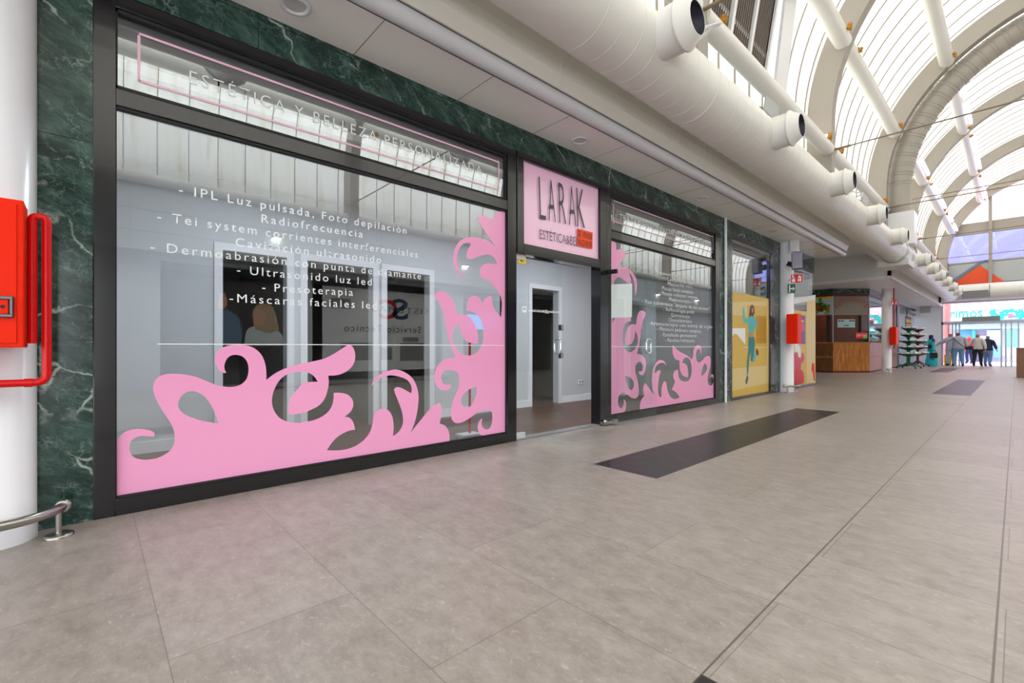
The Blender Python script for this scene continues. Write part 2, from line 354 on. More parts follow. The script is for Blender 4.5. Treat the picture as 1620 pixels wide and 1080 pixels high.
# ---- soffit, its edge trim, fascia
sf = MB()
sf.box(-3.72, -3.03, Y0, 14.06, SZ, SZ + 0.06)
sf.box(-9, -2.92, 19.9, YE, SZ, SZ + 0.06)
struct(sf.build('ceiling_soffit', 'soffit'))
sm = MB()
for k in range(-13, 13):
    y = 1.555 + k * 1.02
    if Y0 < y < 14: sm.box(-3.6, -3.03, y - 0.003, y + 0.003, SZ - 0.0015, SZ + 0.01)
struct(sm.build('trim_1', 'grey'))
g = MB(); g.tube([(-2.965, Y0, 3.375), (-2.965, 14.06, 3.375)], 0.07, 20); struct(g.build('trim_2', 'gutter'))
g = MB(); g.box(-3.05, -3.035, Y0, 14.06, 3.345, 3.36); g.box(-3.0, -2.912, Y0, 14.05, 3.405, 3.428); struct(g.build('trim_3', 'dark'))
prof = [(-3.05, 3.428), (-2.895, 3.428), (-2.85, 3.54), (-2.832, 3.66), (-2.835, 3.78), (-2.86, 3.89), (-2.91, 3.96), (-3.05, 4.0)]
struct(MB().extr(prof, 'y', Y0, 14.06, smooth=False).build('trim_4', 'fascia'))
g = MB()
for y in (-8.5, -4.6, -0.7, 3.2, 6.1, 10.05, 13.2): g.extr([(a + 0.003 if i in (1, 2, 3, 4, 5) else a, b) for i, (a, b) in enumerate(prof)], 'y', y, y + 0.006)
struct(g.build('trim_5', 'white'))
# block B (beyond the side passage): fascia on two sides with a bright gutter
fb = MB(); fb.box(-9, -2.86, 19.9, 20.0, SZ + 0.06, 4.25); fb.box(-2.96, -2.86, 19.9, YE, SZ + 0.06, 3.95); struct(fb.build('trim_6', 'fascia'))
fb = MB(); fb.box(-2.93, -2.84, 19.86, YE, SZ - 0.04, SZ + 0.06); fb.box(-9, -2.84, 19.84, 19.9, SZ - 0.04, SZ + 0.06); struct(fb.build('trim_7', 'white'))
# ---- wall over the fascias, carrying the vault; roofs over the shops
w = MB(); w.box(-3.2, -3.05, Y0, YE, 4.0, 5.2); w.box(-3.2, -3.0, 14.06, 19.9, 3.95, 4.25); struct(w.build('wall_left', 'white'))
w = MB(); w.box(-9, -3.05, Y0, YE + 0.2, 4.25, 4.35); struct(w.build('ceiling_shops', 'white'))
w = MB(); w.box(-9.1, -9, Y0, YE, 0, 4.3); struct(w.build('wall_rear', 'wallin'))
# ---- opposite side of the arcade (behind the camera, seen in the glass)
w = MB(); w.box(6.6, 6.75, Y0, YE, 3.1, 5.2); w.box(6.6, 6.75, -0.2, 1.2, 0, 3.1); w.box(6.6, 6.75, 4.1, 4.75, 0, 3.1); w.box(6.6, 6.75, 9.3, 10.2, 0, 3.1); w.box(6.6, 6.75, 15.3, YE, 0, 3.1)
for k in range(4): w.box(6.6, 6.75, -0.3 - 4 * k, -0.2 - 4 * k, 0, 3.1)  # bays between these posts left open, added for daylight on the shop front
w.box(6.75, 8.3, 15.4, 15.5, 0, 3.4); w.box(6.75, 8.3, -0.3, -0.2, 0, 3.4)
w.box(8.2, 8.3, -0.3, 15.5, 0, 3.4); struct(w.build('wall_right', 'lgrey'))
w = MB(); w.box(6.0, 6.6, Y0, YE, 3.2, 3.26); w.box(5.94, 6.0, Y0, YE, 3.2, 4.68); struct(w.build('trim_8', 'gpanel'))
w = MB()
for z in (3.62, 4.1): w.box(5.93, 5.941, Y0, YE, z, z + 0.012)
for k in range(16): w.box(5.93, 5.941, Y0 + 1 + 3 * k, Y0 + 1.012 + 3 * k, 3.2, 4.68)
struct(w.build('trim_9', 'grey'))
w = MB(); w.tube([(5.86, Y0, 4.78), (5.86, YE, 4.78)], 0.12, 16); struct(w.build('trim_10', 'duct'))
w = MB(); w.box(6.0, 8.4, Y0, YE, 4.7, 4.8); w.box(6.6, 8.3, -0.3, 15.5, 3.4, 3.45); struct(w.build('ceiling_right', 'white'))
# ---- vault: translucent skin with standing seams
def arc_pts(r, a0, a1, n): return [(AX - r * math.cos(a0 + (a1 - a0) * i / n), AZ + r * math.sin(a0 + (a1 - a0) * i / n)) for i in range(n + 1)]
sk = MB(); pr = [(AX - RO, 4.9)] + arc_pts(RO, 0, PI, 56) + [(AX + RO, 4.9)]
vs = [(x, Y0, z) for x, z in pr] + [(x, YE, z) for x, z in pr]; n = len(pr)
sk.add(vs, [(i, i + 1, n + i + 1, n + i) for i in range(n - 1)], 0, True)
y = Y0 + 0.3
while y < YE:
    ins = [(AX - RO + 0.03, 4.9)] + arc_pts(RO - 0.03, 0, PI, 56) + [(AX + RO - 0.03, 4.9)]
    a = [(x, y - 0.006, z) for x, z in ins]; b = [(x, y + 0.006, z) for x, z in ins]
    c = [(x, y - 0.006, z) for x, z in pr]; d = [(x, y + 0.006, z) for x, z in pr]
    sk.add(a + b + c + d, [f for i in range(n - 1) for f in ((i, i + 1, n + i + 1, n + i), (i, i + 1, 2*n + i + 1, 2*n + i), (n + i, n + i + 1, 3*n + i + 1, 3*n + i))], 1)
    y += 0.6
struct(sk.build('ceiling_vault', ['skin', M('seam_grey', (150, 144, 134), 0.6)]))
# ---- end walls
def end_wall(name, Y, sgn):
    w = MB(); t0, t1 = (Y, Y + 0.12 * sgn)
    a, b = min(t0, t1), max(t0, t1)
    beam = (7.19, 7.80)
    x0 = AX - math.sqrt(RI ** 2 - (beam[0] - AZ) ** 2)
    w.box(x0 - 0.25, 2 * AX - x0 + 0.25, a - 0.05, b, *beam, 0)
    w.box(-2.75, 5.75, a, b, 5.60, 5.70, 0)
    for x in (-0.96, AX + (AX + 0.96) ,): w.box(x - 0.07, x + 0.07, (a - 0.14 if sgn > 0 else a), (a - 0.085 if sgn > 0 else b + .05), 4.42, 9.55, 0)
    w.box(-3.05, 6.05, a, b, 3.52, 4.5, 1)
    w.box(-2.9, 5.9, a, b, 4.4, 5.62, 1)
    w.box(-3.1, -2.6, a, b, 4.4, 5.8, 0); w.box(5.6, 6.1, a, b, 4.4, 5.8, 0)
    return struct(w.build(name, ['cream', 'gpanel']))
end_wall('wall_end', YE, 1); end_wall('wall_back', Y0, -1)
def arch_glass(name, Y):
    w = MB(); lo = [(AX + x, 5.70) for x in (RI, -RI)]
    p = [(AX - RI, 5.70)] + arc_pts(RI + 0.1, 0, math.asin((7.19 - AZ) / RI), 10) + arc_pts(RI + 0.1, PI - math.asin((7.19 - AZ) / RI), PI, 10) + [(AX + RI, 5.70)]
    w.extr(p, 'y', Y + 0.05, Y + 0.06); return w.build(name, BLUEG)
struct(arch_glass('window_5', YE)); struct(arch_glass('window_6', Y0 - 0.1))
w = MB(); w.box(-4.1, -2.90, YE - 0.05, YE + 0.3, 0, 3.6); w.box(5.9, 6.75, YE - 0.05, YE + 0.3, 0, 3.6); struct(w.build('wall_pier', 'white'))
w = MB(); w.box(-9, -4.1, YE + .3, YE + 0.4, 0, 4.3); struct(w.build('wall_shop_end', 'wallin'))
# ============================================================ BEAUTY SHOP
# interior
struct(MB().box(-5.5, -3.72, 0.02, 8.33, 0.0, 0.012).build('floor_shop', 'oak'))
struct(MB().box(-8.2, -5.5, 0.02, 8.33, 0.0, 0.012).build('floor_rear_rooms', 'oak'))
w = MB(); doors = [(0.985, 1.60), (1.82, 2.62), (2.81, 3.45), (5.45, 6.12), (7.40, 8.1)]
ys = [0.02] + [v for d in doors for v in d] + [8.33]
for i in range(0, len(ys), 2): w.box(-5.62, -5.5, ys[i], ys[i + 1], 0, 2.72)
for a, b in doors: w.box(-5.62, -5.5, a, b, 2.0, 2.72)
w.box(-8.2, -3.72, -0.08, 0.02, 0, 3.1)
struct(w.build('wall_shop', 'wallin'))
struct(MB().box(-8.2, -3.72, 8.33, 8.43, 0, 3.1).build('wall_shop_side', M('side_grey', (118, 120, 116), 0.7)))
w = MB(); w.box(-8.3, -8.2, 0, 8.4, 0, 3.1)
for yy in (1.7, 2.72, 4.4, 6.8): w.box(-8.2, -5.62, yy, yy + 0.08, 0, 2.72)
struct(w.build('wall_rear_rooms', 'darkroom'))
w = MB(); w.box(-8.2, -3.72, 0.0, 8.4, 2.72, 2.78); struct(w.build('ceiling_shop', 'ceilin'))
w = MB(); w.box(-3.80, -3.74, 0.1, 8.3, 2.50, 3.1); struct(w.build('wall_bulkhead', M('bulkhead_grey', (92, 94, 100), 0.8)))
tr = MB()
for a, b in doors:
    for y0, y1 in ((a - 0.075, a), (b, b + 0.075)): tr.box(-5.5, -5.475, y0, y1, 0.012, 2.0)
    tr.box(-5.5, -5.475, a - 0.075, b + 0.075, 2.0, 2.075)
struct(tr.build('trim_11', 'whitein'))
bb = MB()
edges = [0.02] + [v for a, b in doors for v in (a - 0.075, b + 0.075)] + [8.33]
for i in range(0, len(edges), 2): bb.box(-5.5, -5.482, edges[i], edges[i + 1], 0.012, 0.12)
struct(bb.build('baseboard_shop', 'whitein'))
def frame_boxes(mb, y0, y1, pl, pr_, top=(3.02, 3.10), bar=(2.44, 2.545), base=0.10):
    mb.box(-3.72, WX, y0 - pl, y0, 0, top[1]); mb.box(-3.72, WX, y1, y1 + pr_, 0, top[1])
    mb.box(-3.72, WX, y0, y1, 0, base); mb.box(-3.72, WX, y0, y1, *top)
    if bar: mb.box(-3.70, WX - 0.004, y0, y1, *bar)
def beads(mb, y0, y1, z0, z1, t=0.022, x=-3.632):      # glazing beads just behind the frame face
    mb.box(x - 0.02, x + 0.018, y0, y1, z0, z0 + t); mb.box(x - 0.02, x + 0.018, y0, y1, z1 - t, z1)
    mb.box(x - 0.02, x + 0.018, y0, y0 + t * 0.5, z0, z1); mb.box(x - 0.02, x + 0.018, y1 - t * 0.5, y1, z0, z1)
GX = -3.642
def pane(y0, y1, z0, z1, parent, mat='glass', x=GX):
    if z0 > 2.5: mat = TG
    return MB().box(x - 0.004, x + 0.004, y0, y1, z0, z1).build('pane', mat, parent)
win1 = SE('window_1', 'largest shop window under a black frame, pink scrolls along its foot', (WX, 1.66, 0))
m = MB(); frame_boxes(m, 0.10, 3.22, 0.10, 0.128); m.build('frame', 'black', win1, bevel=0.006)
m = MB(); beads(m, 0.10, 3.22, 0.10, 2.44, 0.012); beads(m, 0.10, 3.22, 2.545, 3.02, 0.02); m.build('glazing_bead', 'dark', win1)
pane(0.10, 3.22, 0.10, 2.44, win1); pane(0.10, 3.22, 2.545, 3.02, win1)
m = MB()
for a, b in ((0.30, 3.2),): m.box(GX + 0.0045, GX + 0.0053, a, b, 1.019, 1.025)
m.build('white_strip', 'vinylw', win1)  # thin white line across the pane
win2 = SE('window_2', 'shop window right of the open glass door, pink scrolls below a list', (WX, 6.6, 0))
m = MB(); frame_boxes(m, 5.05, 8.17, 0.08, 0.16); m.build('frame', 'black', win2, bevel=0.006)
m = MB(); beads(m, 5.05, 8.17, 0.10, 2.44, 0.012); beads(m, 5.05, 8.17, 2.545, 3.02, 0.02); m.build('glazing_bead', 'dark', win2)
pane(5.05, 8.17, 0.10, 2.44, win2); pane(5.05, 8.17, 2.545, 3.02, win2)
m = MB(); m.box(GX + 0.0045, GX + 0.0053, 5.1, 8.1, 1.008, 1.016); m.build('white_strip', 'vinylw', win2)
dr = SE('door_1', 'black door surround of the beauty shop below the pink sign', (WX, 4.1, 0))
m = MB(); m.box(-3.74, WX + 0.012, 3.348, 3.44, 2.01, 3.10); m.box(-3.74, WX + 0.012, 4.80, 4.97, 0, 3.10); m.box(-3.74, WX + 0.012, 3.44, 4.80, 3.03, 3.10)
m.box(-3.74, WX + 0.012, 3.44, 4.80, 2.01, 2.125); m.build('frame', 'black', dr, bevel=0.006)
m = MB(); m.box(-3.72, WX, 3.35, 4.8, 0, 0.012); m.build('threshold', 'grey', dr)
# closed glass leaf and the leaf standing open
lf = T('glass_door', 'closed frameless glass door leaf with a printed address, left half of the doorway', 'door', (GX, 3.735, 0))
MB().box(GX - 0.005, GX + 0.005, 3.352, 4.118, 0.02, 2.0).build('pane', 'glass2', lf)
def d_handle(parent, c, along, out):
    c = Vector(c); along = Vector(along); out = Vector(out); h = 0.085; w = 0.05; pts = []
    for s_ in (1, -1):
        loop = [c + Vector((0, 0, -h)) , c + Vector((0, 0, -h)) + out * s_ * w * 0.6, c + Vector((0, 0, -h + 0.025)) + out * s_ * w, c + Vector((0, 0, h - 0.025)) + out * s_ * w, c + Vector((0, 0, h)) + out * s_ * w * 0.6, c + Vector((0, 0, h))]
        q = []
        for i in range(len(loop) - 1):
            for t in range(4): q.append(loop[i].lerp(loop[i + 1], t / 4))
        q.append(loop[-1]); pts.append(q)
    mb = MB(); [mb.tube(p, 0.010, 12) for p in pts]
    return mb.build('handle', 'chrome', parent)
d_handle(lf, (GX, 4.045, 1.015), (0, 1, 0), (1, 0, 0))
for z in (1.235, 0.905):
    b = MB(); b.box(GX - 0.016, GX + 0.016, 4.075, 4.13, z - 0.033, z + 0.033); cl = b.build('edge_clamp', 'dark', lf, bevel=0.003)
    MB().box(GX - 0.0185, GX + 0.0185, 4.09, 4.118, z - 0.03, z + 0.03).build('clamp_plate', 'chrome', cl)
b = MB(); b.box(GX - 0.02, GX + 0.02, 3.36, 3.50, 0.012, 0.075); b.build('patch_fitting', 'lgrey', lf, bevel=0.004)
b = MB(); b.box(GX - 0.018, GX + 0.018, 3.352, 3.50, 1.955, 2.008); b.build('patch_fitting', 'lgrey', lf, bevel=0.004)
(ya, za), (yb, zb) = wx(836, 492.5, GX + .006), wx(885, 495.5, GX + .006)
lettering('lettering', 'esteticalarak@gmail.com', (GX + .006, ya, za), (GX + .006, yb, zb), 0.030, 'vinylw', lf, thin=0.01, spacing=1.0)
ya, za = wx(826.5, 494, GX + .006); yb, zb = wx(833, 484.5, GX + .006)
ic = MB(); ic.box(GX + .0055, GX + .0064, ya, yb, za, zb); env = ic.build('envelope_icon', 'vinylw', lf)
ym, zm = (ya + yb) / 2, (za + zb) / 2
MB().add([(GX + .0068, ya + .008, zb - .022), (GX + .0068, yb - .008, zb - .022), (GX + .0068, ym, zm - .004)], [(0, 1, 2)]).build('envelope_flap', 'grey', env)
od = T('glass_door', 'open frameless glass door leaf standing out across the second pink window', 'door', (-3.26, 4.985, 0))
MB().box(-3.60, -2.907, 4.972, 4.982, 0.02, 2.0).build('pane', 'glass2', od)
d_handle(od, (-3.005, 4.977, 1.015), (1, 0, 0), (0, 1, 0))
b = MB(); b.box(-3.60, -3.46, 4.957, 4.997, 0.014, 0.075); b.build('patch_fitting', 'steel', od, bevel=0.004)
b = MB(); b.box(-3.60, -3.46, 4.957, 4.997, 1.955, 2.008); b.build('patch_fitting', 'dark', od, bevel=0.004)
b = MB(); b.box(-3.60, -3.53, 4.80, 4.97, 0.012, 0.05); b.cyl((-3.56, 4.86, 0.012), (-3.56, 4.86, 0.07), 0.03); b.build('floor_pivot', 'steel', od, bevel=0.004)
# signs over the door
sg = T('shop_sign', 'pink lightbox sign with tall grey letters above the doorway', 'sign', (WX, 4.1, 2.13))
MB().box(-3.66, -3.625, 3.44, 4.80, 2.125, 3.03).build('panel', 'palepink', sg)
SXX = -3.608
def on_sign(p): y, z = wx(p[0], p[1], SXX); return (SXX, y, z)
for ch, a, b in (('L', 854, 864), ('A', 868, 879.5), ('R', 885, 896), ('A', 900.5, 911.5), ('K', 913.5, 925.5)):
    ba = lambda x: 347 + (x - 854) * 0.205
    lettering('lettering', ch, on_sign((a, ba(a))), on_sign((b, ba(b))), 0.485, 'letter', sg, thin=-0.012)
lettering('lettering', 'ESTÉTICA&BELLEZA', on_sign((854, 377.2)), on_sign((935, 393.2)), 0.105, 'letter', sg, thin=-0.01, spacing=1.0)
st = T('sticker', 'small orange sale notice stuck over the corner of the pink sign', 'sticker', on_sign((925, 377)))
q = [on_sign(p) for p in ((913.6, 361.2), (937.5, 367.8), (937, 393.8), (913.6, 388.6))]
m = MB(); m.add([(-3.606, a[1], a[2]) for a in q] + [(-3.609, a[1], a[2]) for a in q], [(0, 1, 2, 3), (7, 6, 5, 4), (0, 4, 5, 1), (1, 5, 6, 2), (2, 6, 7, 3), (3, 7, 4, 0)]); m.build('sheet', 'sticker', st)
def on_stk(p): y, z = wx(p[0], p[1], -3.605); return (-3.605, y, z)
lettering('lettering', 'SE VENDE', on_stk((914.5, 373.2)), on_stk((936.6, 379.6)), 0.070, 'dark', st, thin=-0.002, spacing=1.0)
lettering('lettering', 'ALQUILER', on_stk((914.5, 386.5)), on_stk((936.4, 391.8)), 0.070, 'dark', st, thin=-0.002, spacing=1.0)
y0_, z0_ = wx(820.5, 415.5, -3.63); y1_, z1_ = wx(832.5, 403, -3.63)
cc = T('sticker', 'yellow square camera warning sticker at the top left of the glass door', 'sticker', (-3.63, (y0_ + y1_) / 2, z0_))
MB().box(-3.636, -3.633, y0_, y1_, z0_, z1_).build('sheet', 'signy', cc)
m = MB(); ym = (y0_ + y1_) / 2; zm = (z0_ + z1_) / 2
m.obox((-3.6315, ym - 0.004, zm + 0.008), (0.002, 0.045, 0.022), Matrix.Rotation(0.35, 3, 'X')); m.box(-3.6325, -3.6305, ym - 0.02, ym - 0.008, zm - 0.025, zm + 0.002); m.box(-3.6325, -3.6305, ym - 0.03, ym + 0.02, zm - 0.03, zm - 0.022)
m.build('camera_symbol', 'dark', cc)
m = MB(); m.box(-3.636, -3.633, y0_ - 0.02, y1_ + 0.005, z1_ + 0.008, z1_ + 0.045); tag(m.build('sticker', 'vinylw'), 'plain white label above the yellow sticker on the glass door', 'sticker')
q = [wx(*p, -3.60) for p in ((970, 449.5), (1003.5, 448), (1003, 501.5), (970.3, 502.5))]
m = MB(); m.add([(-3.634, a, b) for a, b in q] + [(-3.637, a, b) for a, b in q], [(0, 1, 2, 3), (7, 6, 5, 4), (0, 4, 5, 1), (1, 5, 6, 2), (2, 6, 7, 3), (3, 7, 4, 0)])
tag(m.build('notice_sheet', 'vinylw'), 'blank white paper sheet taped to the left edge of the second pink window', 'paper')
# ============================================================ PINK SCROLLS
VX = GX + 0.0048
def crop(ox, oy, s, pts): return [wx(ox + p[0] / s, oy + p[1] / s, VX) for p in pts]
c6 = lambda *p: crop(160, 500, 3.376, p)
c7 = lambda *p: crop(480, 500, 4.153, p)
A = (c6((70, 990), (78, 690), (90, 655), (105, 635), (140, 612), (190, 602), (240, 605), (275, 615), (287, 630), (278, 643), (250, 641), (215, 639), (180, 650), (158, 672), (150, 700), (158, 732), (178, 754), (215, 765), (255, 765), (300, 757), (345, 735), (375, 710), (390, 680), (393, 640), (385, 600), (365, 560), (335, 515), (305, 465), (285, 420), (278, 385), (285, 350), (305, 325), (345, 310), (400, 307), (450, 312), (510, 325), (560, 345), (610, 366), (640, 373), (690, 378), (735, 370), (770, 345), (785, 310), (787, 270), (775, 235), (750, 213), (715, 206), (685, 215), (665, 240), (658, 275), (668, 303), (645, 300), (625, 280), (612, 250), (610, 215), (625, 185), (660, 163), (710, 152), (770, 155), (820, 172), (855, 205), (875, 250), (882, 300), (882, 340), (930, 305), (985, 278), (1050, 258))
     + c7((80, 293), (140, 277), (200, 247), (250, 215), (298, 184), (325, 203), (340, 250), (335, 300), (310, 340), (270, 370), (215, 388), (163, 390), (167, 430), (160, 480), (145, 530), (115, 575), (70, 605), (0, 634))
     + c6((1050, 522), (1003, 525), (1000, 480), (1015, 430), (1050, 390))
     + c7((0, 437), (50, 432), (95, 430), (70, 395), (40, 375), (0, 365))
     + c6((1050, 298), (1000, 307), (955, 340), (925, 390), (912, 445), (918, 490), (940, 530), (970, 553), (1010, 566), (1060, 570))
     + c7((0, 695), (60, 685), (120, 660), (165, 625), (190, 580), (198, 540), (200, 503), (240, 503), (290, 515), (320, 545), (328, 580), (315, 620), (290, 645), (270, 660), (300, 665), (325, 692), (340, 745), (300, 752), (260, 770), (215, 800), (180, 840), (155, 880), (200, 882), (260, 878), (320, 862), (370, 835), (410, 800), (440, 755), (455, 700), (460, 660), (470, 635), (500, 612), (530, 608), (560, 620), (580, 650), (590, 690), (592, 740), (588, 787), (620, 765), (645, 730), (655, 690), (650, 640), (635, 590), (615, 540), (600, 500), (595, 480), (610, 467), (640, 470), (675, 488), (708, 507), (712, 475), (700, 440), (670, 412), (620, 395), (570, 388), (520, 400), (480, 425), (445, 460), (470, 410), (510, 380), (560, 358), (610, 350), (660, 365), (710, 400), (740, 450), (755, 510), (755, 570), (745, 640), (730, 700), (705, 765), (740, 720), (780, 670), (830, 610), (870, 578), (895, 568), (905, 590), (908, 640), (895, 705), (930, 718), (950, 745), (960, 780), (960, 840)))
zmin = 0.10
def clampz(P): return [(max(0.101, min(3.219, a)), max(zmin + 0.001, b)) for a, b in P]
hole1 = c6((440, 520), (412, 485), (415, 450), (440, 415), (480, 400), (520, 408), (560, 435), (590, 480), (610, 525), (628, 573), (580, 566), (520, 553))
d1 = lambda *p: crop(680, 440, 7.715, p)
d2 = lambda *p: crop(690, 320, 7.715, p)
d3 = lambda *p: crop(680, 560, 7.2, p)
B = (d2((855, 1000), (855, 560), (852, 108), (790, 108), (730, 125), (710, 160), (700, 210), (640, 190), (580, 165), (530, 168), (508, 195), (520, 230), (570, 310), (630, 405), (680, 480), (728, 550), (660, 490), (590, 455), (510, 430), (430, 425), (360, 435), (300, 465), (255, 515), (220, 580), (205, 660), (210, 740), (240, 820), (290, 895), (338, 950), (300, 870), (265, 790), (252, 720), (258, 640), (280, 570), (320, 515), (360, 495), (410, 495), (420, 520), (395, 560), (375, 620), (372, 670), (400, 692), (450, 685), (520, 660), (580, 640), (640, 636), (690, 655), (725, 700), (748, 762), (690, 748), (620, 745), (570, 765), (540, 805), (532, 860), (550, 910), (590, 940), (650, 952), (710, 985))
     + d1((690, 35), (745, 65), (790, 105), (840, 170), (870, 240), (880, 300), (878, 380), (868, 472), (830, 430), (790, 375), (765, 310), (750, 212), (710, 222), (675, 250), (643, 303), (620, 265), (590, 230), (545, 212), (500, 225), (470, 265), (455, 320), (452, 395), (500, 402), (560, 425), (610, 475), (640, 540), (652, 610), (655, 690), (648, 780), (620, 840), (580, 900), (520, 935), (450, 940), (380, 915), (325, 860), (285, 790), (272, 710), (282, 640), (310, 585), (355, 545), (362, 610), (385, 670), (420, 735), (460, 775), (520, 792), (580, 800), (590, 740), (582, 660), (560, 590), (525, 520), (480, 470), (440, 450), (390, 440), (318, 435), (315, 370), (300, 310), (270, 250), (230, 200), (180, 168), (130, 160), (80, 175), (52, 215), (90, 255), (130, 325), (160, 410), (185, 520), (205, 640), (235, 760), (270, 860), (315, 970))
     + d3((285, 40), (220, 45), (150, 70), (100, 120), (65, 180), (52, 260), (65, 330), (100, 385), (150, 412), (200, 408), (240, 380), (238, 345), (190, 348), (150, 335), (132, 290), (135, 230), (165, 192), (215, 180), (270, 185), (315, 210), (330, 260), (335, 320), (325, 390), (295, 450), (265, 530), (245, 620), (240, 690), (255, 750), (290, 782), (350, 782), (420, 750), (480, 710), (540, 668), (580, 648), (640, 632), (690, 640), (712, 690), (708, 770), (690, 830), (650, 858), (610, 840), (590, 800), (592, 760), (600, 728), (565, 760), (545, 815), (550, 870), (575, 915), (620, 935), (885, 890)))
hole2 = d3((530, 370), (470, 390), (410, 430), (370, 480), (355, 530), (370, 580), (410, 605), (450, 600), (480, 570), (510, 510), (530, 440))
pl = lambda a, b, h: (VX + h, a, b)
vd = T('vinyl_scroll', 'pink scrollwork decal filling the foot and right side of the largest window', 'window decal', (VX, 1.66, 0.1))
outline('lower_scroll', [clampz(A), hole1], pl, 'pink', vd)
Bc = clampz(B); Bc[0] = (3.219, Bc[0][1]); Bc[1] = (3.219, Bc[1][1]); Bc[2] = (3.219, Bc[2][1]); Bc[-1] = (3.219, 0.102)
outline('side_scroll', [Bc, hole2], pl, 'pink', vd)
e4 = lambda *p: crop(960, 380, 10.8, p)
e5 = lambda *p: crop(960, 470, 10.8, p)
e6 = lambda *p: crop(960, 560, 9.82, p)
e7 = lambda *p: crop(1030, 530, 9.0, p)
C = (e4((70, 10), (120, 20), (150, 50), (160, 110), (165, 165), (230, 150), (290, 180), (315, 225), (300, 290), (250, 360), (190, 440), (150, 500), (200, 470), (270, 460), (340, 470), (410, 510), (460, 570), (500, 660), (515, 750), (510, 850), (485, 960), (478, 860), (472, 750), (450, 660), (410, 580), (385, 562), (400, 620), (415, 690), (410, 745), (380, 742), (320, 700), (250, 645), (190, 625), (150, 660), (120, 730))
     + e5((118, 120), (108, 200), (104, 320), (98, 445), (150, 350), (412, 350), (412, 410), (370, 415), (310, 455), (280, 530), (268, 640), (272, 760), (295, 850), (330, 910), (385, 940), (440, 920), (490, 870), (520, 800), (530, 720), (515, 640), (485, 572), (478, 640), (465, 710), (430, 780), (380, 812), (318, 812), (315, 720), (328, 610), (355, 530), (400, 475), (450, 462), (500, 470), (512, 370), (530, 290), (560, 240), (605, 226), (650, 250), (665, 290), (645, 340), (615, 400), (595, 500), (582, 620), (565, 730), (545, 850), (515, 970))
     + e6((500, 0), (560, 25), (600, 90), (608, 180), (595, 260), (570, 315), (540, 328), (505, 305), (492, 268), (540, 262), (560, 225), (555, 165), (525, 125), (480, 130), (448, 175), (440, 250), (455, 330), (475, 400), (490, 480), (497, 570), (490, 640), (460, 680), (420, 688), (360, 665), (310, 620), (260, 598), (215, 615), (180, 670), (175, 760), (190, 815), (225, 840), (255, 805), (265, 750), (260, 705), (290, 730), (298, 790), (290, 860), (265, 900), (75, 955)))
D = (e6((515, 900), (512, 800), (530, 720), (580, 655), (568, 600), (565, 520), (580, 470), (595, 445), (630, 490), (680, 560), (735, 640), (715, 560), (702, 440), (705, 320), (720, 230), (750, 160), (790, 110), (840, 88), (890, 110), (935, 182), (890, 145), (840, 138), (790, 160), (755, 210), (742, 280), (750, 300), (790, 260), (825, 245), (835, 275), (815, 340), (800, 440), (795, 560), (810, 640), (838, 668))
     + e7((148, 880), (145, 800), (150, 740), (165, 690), (195, 655), (215, 680), (225, 740), (240, 800), (265, 860), (300, 898), (350, 908), (405, 885), (375, 835), (330, 795), (290, 775), (305, 750), (340, 660), (318, 610), (318, 550), (340, 505), (385, 490), (390, 580), (410, 625), (450, 655), (500, 658), (545, 630), (570, 570), (578, 490), (570, 410), (550, 350), (510, 320), (470, 335), (442, 395), (490, 410), (515, 450), (525, 520), (528, 598), (480, 590), (440, 560), (415, 510), (405, 440), (405, 360), (360, 350), (325, 310), (305, 240), (310, 140), (345, 180), (400, 230), (460, 260), (530, 300), (580, 350), (598, 290), (605, 210), (630, 160), (680, 140), (712, 170), (716, 220), (705, 290), (695, 215), (670, 200), (645, 235), (640, 310), (655, 370), (690, 388), (730, 355), (770, 310), (815, 293), (845, 330), (845, 420), (825, 510), (808, 590), (810, 680), (840, 718), (875, 700), (888, 640), (870, 590), (840, 600), (860, 565), (890, 562), (912, 600), (915, 880)))
hole3 = e6((280, 330), (300, 420), (330, 510), (370, 555), (405, 530), (420, 470), (405, 410), (360, 365))
hole4 = e7((715, 585), (720, 520), (740, 450), (765, 405), (790, 430), (795, 480), (775, 530))
def cl2(P): return [(max(5.051, min(8.169, a)), max(0.101, min(2.439, b))) for a, b in P]
vd2 = T('vinyl_scroll', 'pink scrollwork decal along the left edge and foot of the second window', 'window decal', (VX, 6.6, 0.1))
Cc = cl2(C); Cc[0] = (5.051, Cc[0][1]); Cc[-1] = (5.051, 0.102)
Dc = cl2(D); Dc[0] = (Dc[0][0], 0.102); Dc[-1] = (Dc[-1][0], 0.102)
outline('side_scroll', [Cc, hole3], pl, 'pink', vd2)
outline('lower_scroll', [Dc, hole4], pl, 'pink', vd2)
# ============================================================ WINDOW LETTERING
LX = GX + 0.0064
def wl(p): y, z = wx(p[0], p[1], LX); return (LX, y, z)
t1 = T('window_lettering', 'white list of eight beauty treatments on the largest window', 'lettering', (LX, 1.7, 1.5))
for s_, a, b in (('- IPL Luz pulsada, Foto depilación', (283, 306), (643, 370)), ('Radiofrecuencia', (414, 351.5), (574, 376)),
                 ('- Tei system corrientes interferenciales', (249, 348.5), (661, 407.5)), ('Cavitación ultrasonido', (373, 389), (603, 416.5)),
                 ('- Dermoabrasión con punta de diamante', (238, 396.5), (666, 441.7)), ('- Ultrasonido luz led', (375, 432.5), (588, 451.5)),
                 ('- Presoterapia', (415, 460), (558.5, 468)), ('-Máscaras faciales led', (363.3, 477.5), (596, 488.5))):
    lettering('text_line', s_, wl(a), wl(b), 0.058, 'vinylw', t1, spacing=1.3, thin=-0.004)
t2 = T('window_lettering', 'white heading inside a thin pink outline on the top pane of the largest window', 'lettering', (LX, 1.7, 2.7))
